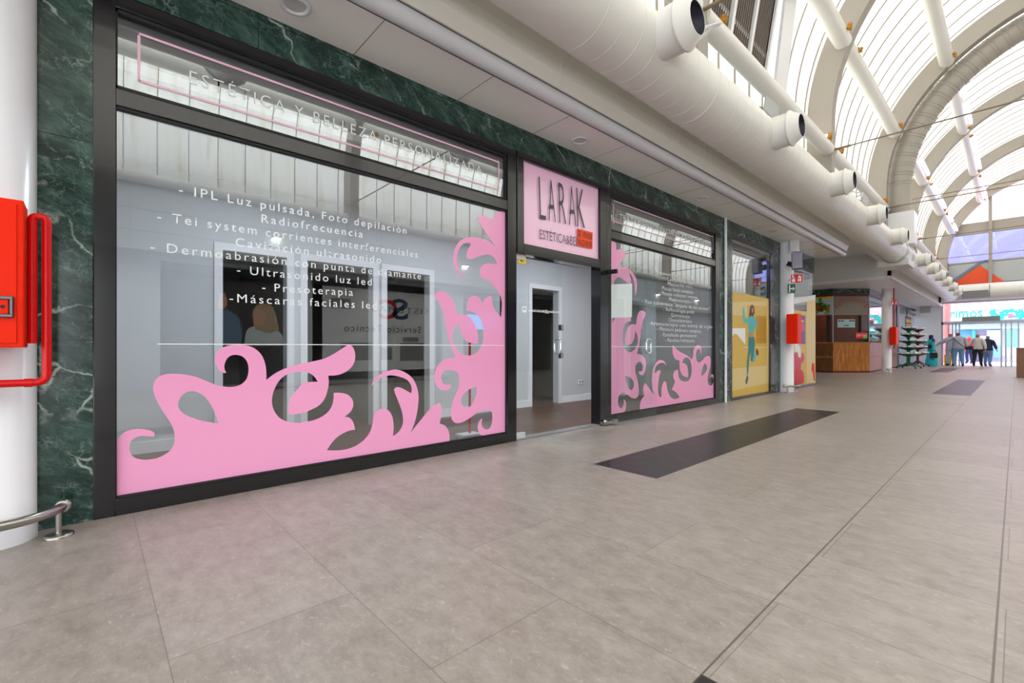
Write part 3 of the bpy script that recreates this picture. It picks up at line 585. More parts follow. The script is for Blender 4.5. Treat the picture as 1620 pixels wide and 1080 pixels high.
lettering('heading', 'ESTÉTICA Y BELLEZA PERSONALIZADA', wl((300, 131)), wl((762, 276)), 0.082, 'vinylw', t2, spacing=1.3, thin=-0.012)
def border(name, q, t, mat, par):
    q = [wl(p) for p in q]; m = MB()
    for i in range(4):
        a, b = Vector(q[i]), Vector(q[(i + 1) % 4])
        if abs(a.y - b.y) > abs(a.z - b.z): m.box(LX - .0003, LX + .0003, min(a.y, b.y), max(a.y, b.y), (a.z + b.z) / 2 - t / 2, (a.z + b.z) / 2 + t / 2)
        else: m.box(LX - .0003, LX + .0003, (a.y + b.y) / 2 - t / 2, (a.y + b.y) / 2 + t / 2, min(a.z, b.z), max(a.z, b.z))
    m.build(name, mat, par)
border('outline', ((219.8, 55.5), (789, 255), (789, 299.6), (219.8, 128)), 0.014, 'pinkline', t2)
t3 = T('window_lettering', 'white heading in a thin outline on the top pane of the second window', 'lettering', (LX, 6.6, 2.7))
lettering('heading', 'TRATAMIENTOS FACIALES Y CORPORALES', wl((980, 346.5)), wl((1121, 389.5)), 0.075, 'vinylw', t3, spacing=1.15, thin=-0.008)
border('outline', ((970.8, 321.5), (1128, 371.5), (1128, 396), (970.8, 354)), 0.012, 'pinkline', t3)
t4 = T('window_lettering', 'dense white treatment list on the second window, right of the white sheet', 'lettering', (LX, 6.9, 1.5))
for s_, a, b in (('- Tratamiento con vitamina C', (290, 105), (800, 190)), ('Contorno de ojos', (465, 198), (800, 250)), ('- Mascarilla velo', (432, 255), (790, 300)),
                 ('Masaje facial completo', (397, 315), (800, 372)), ('- Masaje reductor intenso', (355, 378), (860, 440)), ('Maderoterapia -', (490, 465), (785, 497)),
                 ('- Foo cubtérmico "después de los excesos"', (135, 492), (1020, 590)), ('- Reflexología podal', (410, 592), (815, 632)), ('Quiromasaje', (512, 668), (755, 692)),
                 ('Chocolaterapia', (482, 735), (780, 752)), ('Aromaterapia con aceite de argán', (240, 780), (1050, 825)), ('- Manicura pedicura completa', (325, 850), (905, 885)),
                 ('- Esmaltado permanente', (375, 928), (845, 942)), ('- Parafina hidratante', (435, 1003), (820, 1006))):
    f_ = lambda p: wl((1000 + p[0] / 8.307, 420 + p[1] / 8.307))
    lettering('text_line', s_, f_(a), f_(b), 0.056, 'vinylw', t4, spacing=1.15, thin=-0.008)
# ---- things inside the shop
for i, (x, y, lb) in enumerate(((-4.05, 1.3, 'left end of the shop'), (-4.05, 3.4, 'middle of the shop'), (-4.05, 5.6, 'ceiling behind the doorway'), (-4.05, 7.4, 'right end of the shop'))):
    t = T('ceiling_light', 'round added fill lamp in the shop ceiling, ' + lb, 'lamp', (x, y, 2.72), 'added fill lamps in the shop ceiling')  # lamps added out of view to brighten the shop interior
    MB().rev([(0.11, -0.012), (0.11, 0.0), (0.085, 0.0)], (x, y, 2.718), n=24, cap=False).build('ring', 'whitein', t)
    MB().rev([(0.0001, -0.006), (0.095, -0.006)], (x, y, 2.716), n=24, cap=False).build('diffuser', 'fill_lamp' if i < 3 else 'lamp', t)
t = T('wall_socket', 'small white double socket low on the inner wall seen through the doorway', 'socket', (-5.5, 6.75, 0.36))
MB().box(-5.5, -5.488, 6.68, 6.83, 0.32, 0.40).build('plate', 'whitein', t, bevel=0.003)
m = MB()
for y in (6.718, 6.792): m.cyl((-5.489, y, 0.36), (-5.4865, y, 0.36), 0.022, n=14)
m.build('sockets', 'grey', t)
t = T('reflected_pole', 'slim red pole standing in for a reflected pipe, right end of the largest window', 'pole', (-4.1, 3.08, 0.012))  # reflection of a red pipe, modelled as a solid pole
m = MB(); m.box(-4.18, -4.02, 2.96, 3.2, 0.012, 0.05); m.build('base', 'lgrey', t, bevel=0.006)
MB().cyl((-4.1, 3.10, 0.05), (-4.1, 3.10, 1.22), 0.014).build('pole', 'redd', t)
# ============================================================ COLUMNS AND WHAT HANGS ON THEM
KX, KR = -3.535, 0.16
ORD = ['beside the green marble at the left edge', 'between the two yellow windows', 'at the corner of the pine kiosk']
for i, y in enumerate((-0.38, 11.62, 23.62)):
    t = T('round_column', 'white round column ' + ORD[i], 'column', (KX, y, 0), None)
    m = MB(); m.rev([(KR + 0.004, 0.0), (KR + 0.004, 0.1), (KR, 0.103), (KR, SZ)], (KX, y, 0), n=48); m.build('shaft', 'colw', t)
def bumper(y, lb):
    t = T('bumper_rail', lb, 'rail', (KX, y, 0)); m = MB(); R = 0.27; z = 0.145
    pts = [(KX + R * math.cos(a), y + R * math.sin(a), z) for a in [math.radians(-78 + 156 * k / 24) for k in range(25)]]
    m.tube(pts, 0.024, 14); m.build('rail', 'steel', t)
    for s_ in (-1, 1):
        a = math.radians(66 * s_); px, py = KX + R * math.cos(a), y + R * math.sin(a)
        m = MB(); m.cyl((px, py, 0.0), (px, py, z), 0.013); m.build('post', 'steel', t)
        m = MB(); m.rev([(0.062, 0), (0.062, 0.010), (0.05, 0.016), (0.014, 0.018)], (px, py, 0), n=28); m.build('foot', 'steel', t)
        b = math.radians(78 * s_); e = Vector((KX + R * math.cos(b), y + R * math.sin(b), z)); d = Vector((-math.sin(b) * s_, math.cos(b) * s_, 0))
        m = MB(); m.rev([(0.026, -0.03), (0.034, -0.028), (0.034, 0.02), (0.028, 0.03)], e, d, 20); m.build('end_cap', 'steel', t)
bumper(-0.38, 'brushed steel bumper rail round the foot of the left column'); bumper(11.62, 'steel bumper rail at the foot of the column between yellow windows'); bumper(23.62, 'small steel bumper rail at the foot of the kiosk corner column')
def hose_cabinet(y0, y1, z0, z1, x0, x1, lb, handle=True):
    t = T('fire_hose_cabinet', lb, 'fire cabinet', ((x0 + x1) / 2, (y0 + y1) / 2, z0), 'red fire hose cabinets on the columns')
    MB().box(x0, x1 - 0.004, y0, y1, z0, z1).build('body', 'red', t, bevel=0.006)
    d = MB().box(x1 - 0.012, x1 + 0.004, y0 + 0.022, y1 - 0.022, z0 + 0.02, z1 - 0.022).build('door', 'red', t, bevel=0.003)
    if not handle: return t
    zc = z0 + 0.19; yc = y1 - 0.142
    m = MB()
    for a in ((-.11, .11, .036, .05), (-.11, .11, -.05, -.036), (-.11, -.098, -.036, .036), (.098, .11, -.036, .036)): m.box(x1 + 0.003, x1 + 0.02, yc + a[0], yc + a[1], zc + a[2], zc + a[3])
    hf = m.build('handle_frame', 'black', d, bevel=0.003)
    MB().box(x1 + 0.002, x1 + 0.006, yc - 0.098, yc + 0.098, zc - 0.036, zc + 0.036).build('window', 'dark', hf)
    MB().box(x1 + 0.006, x1 + 0.012, yc + 0.058, yc + 0.094, zc - 0.034, zc + 0.034).build('latch', 'red', hf, bevel=0.003)
    MB().rev([(0.008, 0), (0.008, 0.002)], (x1 + 0.012, yc + 0.076, zc), (1, 0, 0), 12).build('keyhole', 'dark', hf)
    return t
hose_cabinet(-0.95, -0.243, 1.0, 1.70, -3.375, -3.185, 'large red fire hose cabinet on the left column, black handle')
hose_cabinet(11.22, 11.52, 1.08, 1.73, -3.40, -3.19, 'narrow red fire cabinet on the column between the yellow windows', False)
hose_cabinet(23.2, 23.80, 1.10, 1.80, -3.375, -3.185, 'red fire cabinet on the kiosk corner column under a red pipe', False)
def bend(pts, r, k=6):
    P = [Vector(p) for p in pts]; out = [P[0]]
    for i in range(1, len(P) - 1):
        a = (P[i - 1] - P[i]); b = (P[i + 1] - P[i]); ra = min(r, a.length * .49, b.length * .49); a = P[i] + a.normalized() * ra; b = P[i] + b.normalized() * ra
        out += [a.lerp(P[i], t).lerp(P[i].lerp(b, t), t) for t in [j / k for j in range(k + 1)]]
    return out + [P[-1]]
t = T('fire_pipe', 'red water pipe looping down beside the left fire cabinet', 'pipe', (-3.3, -0.18, 0.8))
m = MB(); m.tube(bend([(-3.30, -0.222, 1.02), (-3.30, -0.222, 1.655), (-3.30, -0.172, 1.655), (-3.30, -0.172, 0.825), (-3.30, -0.62, 0.825)], 0.045, 8), 0.0185, 16); m.build('pipe', 'redd', t)
for z in (1.595, 0.89):
    MB().rev([(0.0205, 0), (0.0205, 0.012)], (-3.30, -0.172, z), n=16).build('collar', 'redd', t)
MB().rev([(0.0215, 0), (0.0215, 0.03)], (-3.30, -0.25, 0.825), (0, 1, 0), 16).build('collar', 'redd', t)
MB().rev([(0.024, -0.035), (0.03, -0.03), (0.03, 0.01), (0.024, 0.02)], (-3.30, -0.36, 0.825), (0, 1, 0), 18).build('coupling', 'chrome', t)
t = T('fire_pipe', 'thin red water pipe running up the kiosk corner column to the soffit', 'pipe', (-3.3, 23.55, 1.8))
m = MB(); m.tube([(-3.30, 23.55, 1.8), (-3.30, 23.55, SZ)], 0.022, 10); m.build('pipe', 'redd', t)
MB().tube([(-3.30, 23.6, 0.95), (-3.30, 23.6, 1.1)], 0.018, 10).build('valve', 'redd', t)
# signs on the columns
def plate_sign(name, lb, cat, c, w, h, n, mat, marks, th=0.006, edge=None, arm=None):
    """flat sign centred at c facing n; marks: list of boxes/tris in sign units (-1..1)"""
    n = Vector(n).normalized(); up = Vector((0, 0, 1)); ax = up.cross(n); c = Vector(c); t = T(name, lb, cat, c)
    R = Matrix((ax, up, n)).transposed()
    MB().obox(c, (w, h, th), R).build('plate', mat, t)
    if arm: MB().cyl(c - n * th, arm, 0.01, n=8).build('bracket', 'alu', t)
    if edge: 
        m = MB()
        for a, b, ww, hh in ((0, .97, w, .03 * h), (0, -.97, w, .03 * h), (.97, 0, .03 * w, h), (-.97, 0, .03 * w, h)): m.obox(c + ax * (a * w / 2) + up * (b * h / 2) + n * th * .6, (ww, hh, th * .4), R)
        m.build('border', edge, t)
    for mm, polys in marks:
        m = MB()
        for p in polys:
            q = [c + ax * (a * w / 2) + up * (b * h / 2) + n * (th * .75) for a, b in p]; m.add(q, [list(range(len(q)))])
        m.build('pictogram', mm, t)
    return t
def bx(a0, a1, b0, b1): return [(a0, b0), (a1, b0), (a1, b1), (a0, b1)]
hose = [bx(-.75, -.25, -.75, -.05), bx(-.7, -.3, .1, .25), bx(-.75, -.5, .35, .75), bx(.15, .4, -.6, -.1), bx(.5, .7, -.7, .0), bx(.2, .7, .1, .25), bx(.3, .45, .25, .65), bx(.55, .68, .25, .55)]
nrm = (0.35, -0.95, 0)
x_, z_ = wy(1260.5, 440.5, 11.35); plate_sign('fire_sign', 'red fire hose sign with white symbols on the column between yellow windows', 'sign', (x_, 11.35, z_), 0.235, 0.20, nrm, 'redd', [('vinylw', hose)], edge='vinylw', arm=(-3.45, 11.5, z_))
x_, z_ = wy(1252, 456.5, 11.38); plate_sign('exit_sign', 'green exit sign with a white running figure below the red sign', 'sign', (x_, 11.38, z_), 0.15, 0.2, (0.55, -0.83, 0), 'signg', [('vinylw', [bx(-.6, -.35, -.8, .8), bx(-.3, .45, -.1, .1), [(.3, .5), (.85, 0), (.3, -.5), (.5, 0)]])], arm=(-3.45, 11.5, z_))
x_, z_ = wy(1415, 478, 23.4); plate_sign('fire_sign', 'red sign with white symbols on the pipe above the kiosk corner cabinet', 'sign', (x_, 23.4, z_), 0.23, 0.20, nrm, 'redd', [('vinylw', hose)], edge='vinylw', arm=(-3.30, 23.53, z_))
x_, z_ = wy(1260, 412, 11.3); t = T('wall_speaker', 'grey loudspeaker box on a black bracket high on the second column', 'speaker', (x_, 11.3, z_))
Rz = Matrix.Rotation(0.42, 3, 'Z')
m = MB(); m.obox((x_, 11.33, z_), (0.19, 0.10, 0.34), Rz); m.build('cabinet', M('speaker_grey', (150, 148, 168), 0.5), t, bevel=0.01)
m = MB(); m.obox((x_ - .01, 11.40, z_ - .02), (0.2, 0.06, 0.33), Rz); m.obox((x_ - 0.15, 11.40, z_ - 0.05), (0.1, 0.12, 0.1), Matrix.Rotation(0.5, 3, 'Y')); m.tube([(x_ - 0.14, 11.42, z_ - 0.05), (x_, 11.42, z_)], 0.02); m.build('bracket', 'black', t, bevel=0.004)
x_, z_ = wy(1257, 391, 11.4); m = MB(); m.box(x_ - 0.07, x_ + 0.07, 11.33, 11.5, z_ - 0.1, SZ); tag(m.build('junction_box', 'white', bevel=0.012), 'white junction box under the soffit above the grey speaker', 'box')
m = MB(); m.cyl((-3.575, 8.52, 0), (-3.575, 8.52, SZ), 0.024, n=18); tag(m.build('conduit', 'colw'), 'white vertical conduit on the marble right of the second pink window', 'pipe')
for k, (y, lb) in enumerate(((1.03, 'nearest lamp above the largest window'), (4.1, 'lamp above the pink sign'), (7.12, 'lamp above the second window'), (10.2, 'lamp above the yellow window'))):
    t = T('soffit_downlight', 'round white recessed downlight in the soffit, ' + lb, 'lamp', (-3.35, y, SZ), 'recessed downlights in the soffit')
    MB().rev([(0.105, -0.004), (0.10, -0.012), (0.078, -0.014), (0.068, 0.0)], (-3.35, y, SZ - 0.001), n=32, cap=False).build('ring', 'white', t)
    MB().rev([(0.0001, -0.003), (0.07, -0.003)], (-3.35, y, SZ - 0.001), n=24, cap=False).build('glass_disc', 'lgrey', t)
# ============================================================ YELLOW SHOP
win3 = SE('window_3', 'yellow shop window with a dancing woman, before the second column', (WX, 9.9, 0))
m = MB(); m.box(-3.72, WX, 8.83, 8.875, 0, 3.12); m.box(-3.72, WX, 10.86, 11.12, 0, 3.12); m.box(-3.72, WX, 8.875, 10.86, 0, 0.055); m.box(-3.72, WX, 8.875, 10.86, 3.04, 3.12); m.box(-3.70, WX - .01, 8.875, 10.86, 2.86, 2.98); m.build('frame', 'black', win3, bevel=0.005)
m = MB(); m.box(-3.70, -3.615, 8.875, 10.86, 2.98, 3.04); m.build('shutter_slot', 'grey', win3)
pane(8.875, 10.86, 0.055, 2.86, win3)
MB().box(GX + .0045, GX + .0053, 8.9, 10.84, 1.0, 1.008).build('white_strip', 'vinylw', win3)
win4 = SE('window_4', 'yellow shop window with red shapes, behind the second column', (WX, 13, 0))
m = MB(); m.box(-3.72, WX, 11.98, 12.05, 0, 3.0); m.box(-3.72, WX, 12.05, 14.06, 0, 0.07); m.box(-3.72, WX, 12.05, 14.06, 2.92, 3.0); m.build('frame', 'black', win4, bevel=0.005)
MB().box(GX - .004, GX + .004, 12.05, 14.05, 0.07, 2.92).build('pane', 'glass', win4)
struct(MB().box(-5.6, -5.5, 8.43, 14.0, 0, SZ).build('wall_yellow_shop', 'yellow2'))
def wrect(px0, py0, px1, py1, x=VX):
    a = wx(px0, py0, x); b = wx(px1, py1, x); return (a[0], b[0], min(a[1], b[1]), max(a[1], b[1]))
vy = T('window_film', 'yellow film covering the lower part of the window before the second column', 'window decal', (VX, 9.9, 0.06))
def flat(par, name, pts, mat, h=0.0, k=1): return outline(name, [[wx(p[0], p[1], VX) for p in pts]], lambda a, b, c: (VX + h + c, a, b), mat, par, k)
def flatw(par, name, r, mat, h=0.0): return outline(name, [[(r[0], r[2]), (r[1], r[2]), (r[1], r[3]), (r[0], r[3])]], lambda a, b, c: (VX + h + c, a, b), mat, par, 1)
yz = wx(1157.5, 461, VX)[1]
flatw(vy, 'film', (8.876, 10.859, 0.056, yz), 'yellow')
flat(vy, 'pale_band', [(1158, 478), (1213, 476), (1213, 484), (1182, 482), (1182, 500), (1158, 498)], 'yellow2', 0.0012)
flat(vy, 'gold_field', [(1196, 500), (1212, 500), (1212, 543), (1196, 543)], 'yellow3', 0.0012)
flat(vy, 'pale_strip', [(1213.5, 474), (1217, 474.5), (1217, 606), (1213.5, 606)], 'yellow2', 0.0012)
flat(vy, 'lower_field', [(1158, 583), (1213, 578), (1213, 606), (1158, 618)], 'yellow2', 0.0012)
flat(vy, 'white_field', [(1158, 519), (1179, 519), (1179, 545), (1172, 536), (1166, 529), (1158, 531)], 'vinylw', 0.0014)
flat(vy, 'seated_shape', [(1158, 536), (1161, 528), (1165, 528), (1168, 535), (1174, 541), (1176, 548), (1176, 580), (1158, 584)], 'yellow', 0.0016)
# dancing figure: a flat printed figure on the glass
df = T('vinyl_figure', 'printed woman in a teal top and leggings dancing on the yellow window', 'window decal', (VX, 10, 0.2))
fc = lambda pts: [(1150 + a / 6.75, 460 + b / 6.75) for a, b in pts]
TEAL = M('print_teal', (88, 190, 196), 0.5); TEALD = M('print_teal_dark', (40, 134, 138), 0.5); HAIRB = M('print_hair', (104, 72, 66), 0.6); SKP = M('print_skin', (190, 150, 140), 0.6)
flat(df, 'hair', fc([(268, 148), (250, 165), (240, 210), (234, 285), (250, 290), (262, 255), (275, 300), (285, 250), (294, 235), (292, 190), (282, 160)]), HAIRB, 0.003, 4)
flat(df, 'face', fc([(262, 180), (278, 185), (284, 215), (275, 235), (264, 225)]), SKP, 0.0036, 4)
flat(df, 'top', fc([(172, 165), (184, 180), (190, 290), (225, 290), (250, 270), (285, 275), (304, 310), (330, 370), (322, 395), (300, 360), (292, 420), (268, 460), (232, 440), (224, 340), (176, 338), (168, 260)]), TEAL, 0.0033, 3)
flat(df, 'waist', fc([(232, 440), (268, 455), (285, 480), (262, 500), (230, 495)]), SKP, 0.0034, 3)
flat(df, 'arm', fc([(322, 392), (345, 330), (350, 265), (342, 262), (330, 330), (312, 362)]), SKP, 0.0032, 2)
flat(df, 'leggings', fc([(230, 495), (290, 490), (296, 560), (290, 650), (270, 760), (252, 740), (258, 660), (240, 700), (232, 800), (226, 880), (212, 880), (212, 760), (226, 640), (228, 560)]), TEALD, 0.0035, 3)
flat(df, 'shin', fc([(282, 680), (300, 660), (316, 640), (308, 700), (296, 760), (280, 745)]), TEAL, 0.0033, 2)
flat(df, 'shoe', fc([(316, 612), (336, 650), (334, 690), (318, 684), (306, 650)]), HAIRB, 0.0037, 3)
flat(df, 'shoe', fc([(212, 905), (228, 922), (214, 985), (202, 1000), (196, 965)]), M('print_shoe', (84, 84, 104), 0.5), 0.0037, 3)
flat(df, 'ankle', fc([(212, 878), (226, 878), (224, 918), (210, 918)]), SKP, 0.0033)
vr = T('window_film', 'yellow and red film shapes on the window behind the second column', 'window decal', (VX, 13, 0.1))
r4 = wrect(1240, 487, 1291, 610); flatw(vr, 'film', (12.051, 14.04, 0.071, r4[3]), 'yellow')
flat(vr, 'pale_strip', [(1276, 470), (1290, 474), (1290, 606), (1276, 609)], 'yellow2', 0.0012)
flat(vr, 'pale_band', [(1253, 473), (1290, 466), (1290, 474), (1253, 481)], 'whitein', 0.0014)
g8 = lambda pts: [(1240 + a / 8.3, 490 + b / 8.3) for a, b in pts]
flat(vr, 'red_shape', g8([(108, 480), (140, 560), (180, 560), (190, 620), (225, 630), (235, 560), (262, 570), (268, 640), (250, 690), (230, 700), (222, 780), (260, 830), (265, 960), (105, 1000)]), 'redd', 0.0016, 3)
flat(vr, 'red_shape', g8([(370, 700), (395, 695), (402, 760), (408, 930), (390, 920), (380, 830), (360, 790)]), 'red', 0.0016, 3)
flat(vr, 'white_shape', g8([(138, 445), (180, 440), (220, 500), (222, 610), (195, 620), (180, 555), (150, 555)]), 'vinylw', 0.002, 3)
pp = T('poster', 'narrow purple and pink poster on the yellow window right of the red cabinet', 'poster', (VX, 12.7, 1.2))
ra = wrect(1265.5, 498, 1274, 544, GX + .006); outline('sheet', [[(ra[0], ra[2]), (ra[1], ra[2]), (ra[1], ra[3]), (ra[0], ra[3])]], lambda a, b, c: (GX + .007 + c, a, b), M('poster_purple', (126, 92, 150), 0.5), pp, 1)
h_ = (ra[3] - ra[2]); outline('pink_block', [[(ra[0] + .05, ra[2] + h_ * .45), (ra[1] - .05, ra[2] + h_ * .45), (ra[1] - .05, ra[2] + h_ * .72), (ra[0] + .05, ra[2] + h_ * .72)]], lambda a, b, c: (GX + .009 + c, a, b), M('poster_rose', (214, 92, 120), 0.5), pp, 1)
outline('gold_block', [[(ra[0] + .1, ra[2] + h_ * .77), (ra[1] - .1, ra[2] + h_ * .77), (ra[1] - .1, ra[2] + h_ * .82), (ra[0] + .1, ra[2] + h_ * .82)]], lambda a, b, c: (GX + .009 + c, a, b), 'signy', pp, 1)
# ============================================================ PINE KIOSK
kp = [(-7.4, 21.9), (-4.96, 21.9), (-3.98, 23.0), (-3.98, 29.35)]
ks = T('food_kiosk', 'corner food kiosk with pine counter fronts and tall glass at the far corner', 'kiosk', (-4.96, 21.9, 0))
def seg_prism(mb, p, q, t, z0, z1, out=0.0, m=0):
    p, q = Vector((*p, 0)), Vector((*q, 0)); d = (q - p).normalized(); nn = Vector((d.y, -d.x, 0)); a, b = p + nn * out, q + nn * out
    c, e = b - nn * t, a - nn * t
    vs = [(v.x, v.y, z) for z in (z0, z1) for v in (a, b, c, e)]
    mb.add(vs, [(0, 1, 2, 3), (4, 7, 6, 5), (0, 4, 5, 1), (1, 5, 6, 2), (2, 6, 7, 3), (3, 7, 4, 0)], m)
PINKW = wood_mat('kiosk_side_board', (170, 122, 100), (200, 152, 128), 2, 2.0)
for i, mat in ((0, 'pine'), (1, 'pine'), (2, PINKW)):
    m = MB(); seg_prism(m, kp[i], kp[i + 1], 0.05, 0.05, 1.17); m.build('counter_front', mat, ks)
    m = MB(); seg_prism(m, kp[i], kp[i + 1], 0.02, 0.60, 0.64, 0.015); seg_prism(m, kp[i], kp[i + 1], 0.4, 1.17, 1.215, 0.04); m.build('counter_top', 'pine', ks)
    m = MB(); seg_prism(m, kp[i], kp[i + 1], 0.04, 0, 0.06, 0.006); m.build('plinth', M('kiosk_plinth', (104, 24, 30), 0.5), ks)
    m = MB(); seg_prism(m, kp[i], kp[i + 1], 0.012, 1.215, 3.06, -0.02); m.build('pane', KG, ks)
    m = MB(); seg_prism(m, kp[i], kp[i + 1], 0.05, 3.06, 3.15); m.build('header_band', M('kiosk_maroon', (96, 24, 32), 0.4), ks)
    m = MB(); seg_prism(m, kp[i], kp[i + 1], 0.05, 3.15, 3.355); m.build('header', 'marble', ks)
m = MB(); m.cyl((-4.97, 21.92, 1.2), (-4.97, 21.92, 3.1), 0.02); m.cyl((-3.99, 22.98, 1.2), (-3.99, 22.98, 3.1), 0.02); m.build('corner_post', 'alu', ks)
m = MB(); m.box(-7.4, -5.6, 23.6, 23.7, 0, 3.3); m.box(-5.6, -4.5, 24.3, 24.4, 0, 3.3); m.box(-4.6, -4.5, 24.3, 29.3, 0, 3.3); m.box(-7.5, -7.4, 21.9, 23.7, 0, 3.3); m.build('back_wall', 'mahog', ks)
m = MB(); m.box(-5.6, -4.9, 22.6, 23.2, 3.28, 3.34); kl = m.build('lamp', 'white', ks); MB().box(-5.55, -4.95, 22.65, 23.15, 3.275, 3.28).build('diffuser', M('kiosk_fill_lamp', (255, 236, 210), 0.5, emit=9.0), kl)  # ceiling lamp added only to brighten the kiosk interior
m = MB(); m.box(-4.3, -4.05, 24.6, 27.9, 1.22, 1.75); m.build('display_case', M('case_maroon', (128, 52, 60), 0.4), ks)
def onseg(i, u, z, off):
    p, q = Vector((*kp[i], 0)), Vector((*kp[i + 1], 0)); d = (q - p); L = d.length; d.normalize(); nn = Vector((d.y, -d.x, 0)); v = p + d * (u * L) + nn * off; return Vector((v.x, v.y, z)), d, nn
def seg_panel(i, u0, u1, z0, z1, off, th=0.008):
    m = MB(); a, d, nn = onseg(i, u0, z0, off); b, _, _ = onseg(i, u1, z0, off); seg_prism(m, (a.x, a.y), (b.x, b.y), th, z0, z1); return m
t = T('menu_photo', 'salad photo panel at the top left of the kiosk glass', 'picture', onseg(0, 0.9, 2.6, 0)[0])
seg_panel(0, 0.55, 0.995, 2.32, 3.05, 0.01).build('panel', M('menu_grey', (196, 206, 216), 0.5), t)
LV = [M('leaf_%d' % i, c, 0.5) for i, c in enumerate(((62, 128, 44), (112, 176, 62), (40, 96, 38)))]
m = MB(); rr = random.Random(3)
for k in range(60):
    u = 0.80 + rr.gauss(0, 0.065); z = 2.62 + rr.gauss(0, 0.09)
    if not (0.56 < u < 0.985 and 2.40 < z < 2.92): continue
    c, d, nn = onseg(0, u, z, 0.012 + 0.001 * (k % 7)); a0 = rr.random() * PI; q = []
    for j in range(7):
        a = 2 * PI * j / 7; ra_, rb_ = 0.12 * math.cos(a), 0.06 * math.sin(a); q.append(c + d * (ra_ * math.cos(a0) - rb_ * math.sin(a0)) + Vector((0, 0, 1)) * (ra_ * math.sin(a0) + rb_ * math.cos(a0)))
    m.add(q, [list(range(7))], k % 3)
m.build('salad_leaves', LV, t)
m = MB()
for k in range(14):
    c, d, nn = onseg(0, 0.80 + rr.gauss(0, 0.06), 2.62 + rr.gauss(0, 0.08), 0.022); m.add([c + (d * math.cos(2*PI*j/8) + Vector((0, 0, 1)) * math.sin(2*PI*j/8)) * 0.035 for j in range(8)], [list(range(8))])
m.build('tomato_pieces', 'red', t)
m = seg_panel(0, 0.55, 0.995, 2.97, 3.05, 0.012); m.build('yellow_strip', 'signy', t)
m = seg_panel(1, 0.03, 0.97, 2.30, 3.05, -0.002, 0.004); m.build('grey_film', M('kiosk_film', (136, 128, 116), 0.5), ks)
t = T('window_lettering', 'curved faint red lettering across the top of the kiosk front glass', 'lettering', onseg(1, 0.5, 2.8, 0)[0])
TXT = 'RESTAURANTE'; REDT = M('faint_red', (186, 66, 66), 0.5)
for j, ch in enumerate(TXT):
    u = 0.10 + 0.80 * (j + 0.1) / len(TXT); u1 = 0.10 + 0.80 * (j + 0.8) / len(TXT); hz = lambda w: 2.50 + 0.34 * (1 - ((w - 0.5) / 0.42) ** 2)
    a, d, nn = onseg(1, u, hz(u), 0.004); b, _, _ = onseg(1, u1, hz(u1), 0.004); lettering('letter', ch, a, b, 0.19, REDT, t, spacing=1, thin=0.02)
t = T('notice_board', 'pale blue menu sheets taped to the kiosk front glass', 'notice', onseg(1, 0.34, 1.9, 0)[0])
seg_panel(1, 0.12, 0.60, 1.80, 2.13, 0.006).build('sheet', M('menu_blue', (170, 204, 210), 0.5), t)
m = MB()
for u0, u1, z0, z1 in ((.14, .2, 2.04, 2.09), (.22, .29, 2.04, 2.09), (.44, .5, 2.04, 2.09), (.52, .58, 2.04, 2.09), (.30, .34, 1.86, 1.90), (.36, .42, 1.86, 1.90)):
    p = seg_panel(1, u0, u1, z0, z1, 0.010, 0.003); m.add(p.v, p.f)
m.build('dark_photos', 'dark', t)
t = T('sticker', 'red and green food delivery sticker on the kiosk front glass', 'sticker', onseg(1, 0.8, 1.4, 0)[0])
seg_panel(1, 0.62, 0.94, 1.36, 1.60, 0.006).build('sheet', M('delivery_red', (226, 44, 60), 0.5), t)
m = MB(); c0 = [onseg(1, u, z, 0.010)[0] for u, z in ((.80, 1.36), (.94, 1.36), (.94, 1.52), (.90, 1.50), (.84, 1.44))]; m.add(c0, [list(range(5))]); m.build('green_corner', M('delivery_green', (120, 190, 60), 0.5), t)
m = MB(); c0 = [onseg(1, u, z, 0.010)[0] for u, z in ((.72, 1.60), (.80, 1.555), (.88, 1.565), (.90, 1.60))]; m.add(c0, [list(range(4))]); m.build('orange_corner', 'sticker', t)
a = onseg(1, 0.64, 1.45, 0.012)[0]; b = onseg(1, 0.92, 1.45, 0.012)[0]; lettering('lettering', 'JUST EAT', a, b, 0.075, 'vinylw', t, spacing=1.0, thin=0.01)
# ============================================================ SHOP BEYOND THE KIOSK
WC = -4.0
cy_ = lambda px: wx(px, 500, WC)[0]
w7 = SE('window_7', 'shop window past the kiosk behind the display stands', (WC, 33, 0))
p0, p1, p2, p3 = cy_(1418.5), cy_(1421.5), cy_(1457.5), cy_(1462)
m = MB(); m.box(WC - .06, WC + .02, p0, p1, 0, 3.3); m.box(WC - .06, WC + .02, p1, p2, 3.12, 3.2); m.box(WC - .06, WC + .02, p1, p2, 0, 0.08); m.box(WC - .05, WC, 32.6, 32.66, 0, 3.12); m.build('frame', M('dark_blue_frame', (44, 52, 64), 0.4), w7)
m = MB(); m.box(WC - .06, WC + .06, p2, p3, 0, 3.2); m.box(WC - .06, WC + .01, 32.66, p2, 2.86, 2.94); m.build('frame', M('red_frame', (150, 44, 48), 0.4), w7)
MB().box(WC - .025, WC - .015, p1, p2, 0.08, 3.12).build('pane', 'glass2', w7)
m = MB(); m.box(-8, -7.9, 29.4, 35.9, 0, SZ); m.box(-8, WC - .06, 29.4, 29.5, 0, SZ); struct(m.build('wall_far_shop', 'whitein'))
t = T('ceiling_light', 'long bright light panel on the ceiling of the shop past the kiosk', 'lamp', (-5.2, 32, 3.2))
MB().box(-5.6, -4.6, 30, 35, 3.22, 3.3).build('housing', 'white', t); MB().box(-5.55, -4.65, 30.1, 34.9, 3.205, 3.22).build('diffuser', M('cool_panel', (214, 226, 255), 0.5, emit=2.2), t)
t = T('poster', 'black and yellow sale poster on the shop window past the kiosk', 'poster', (-3.9, 31, 1.9))
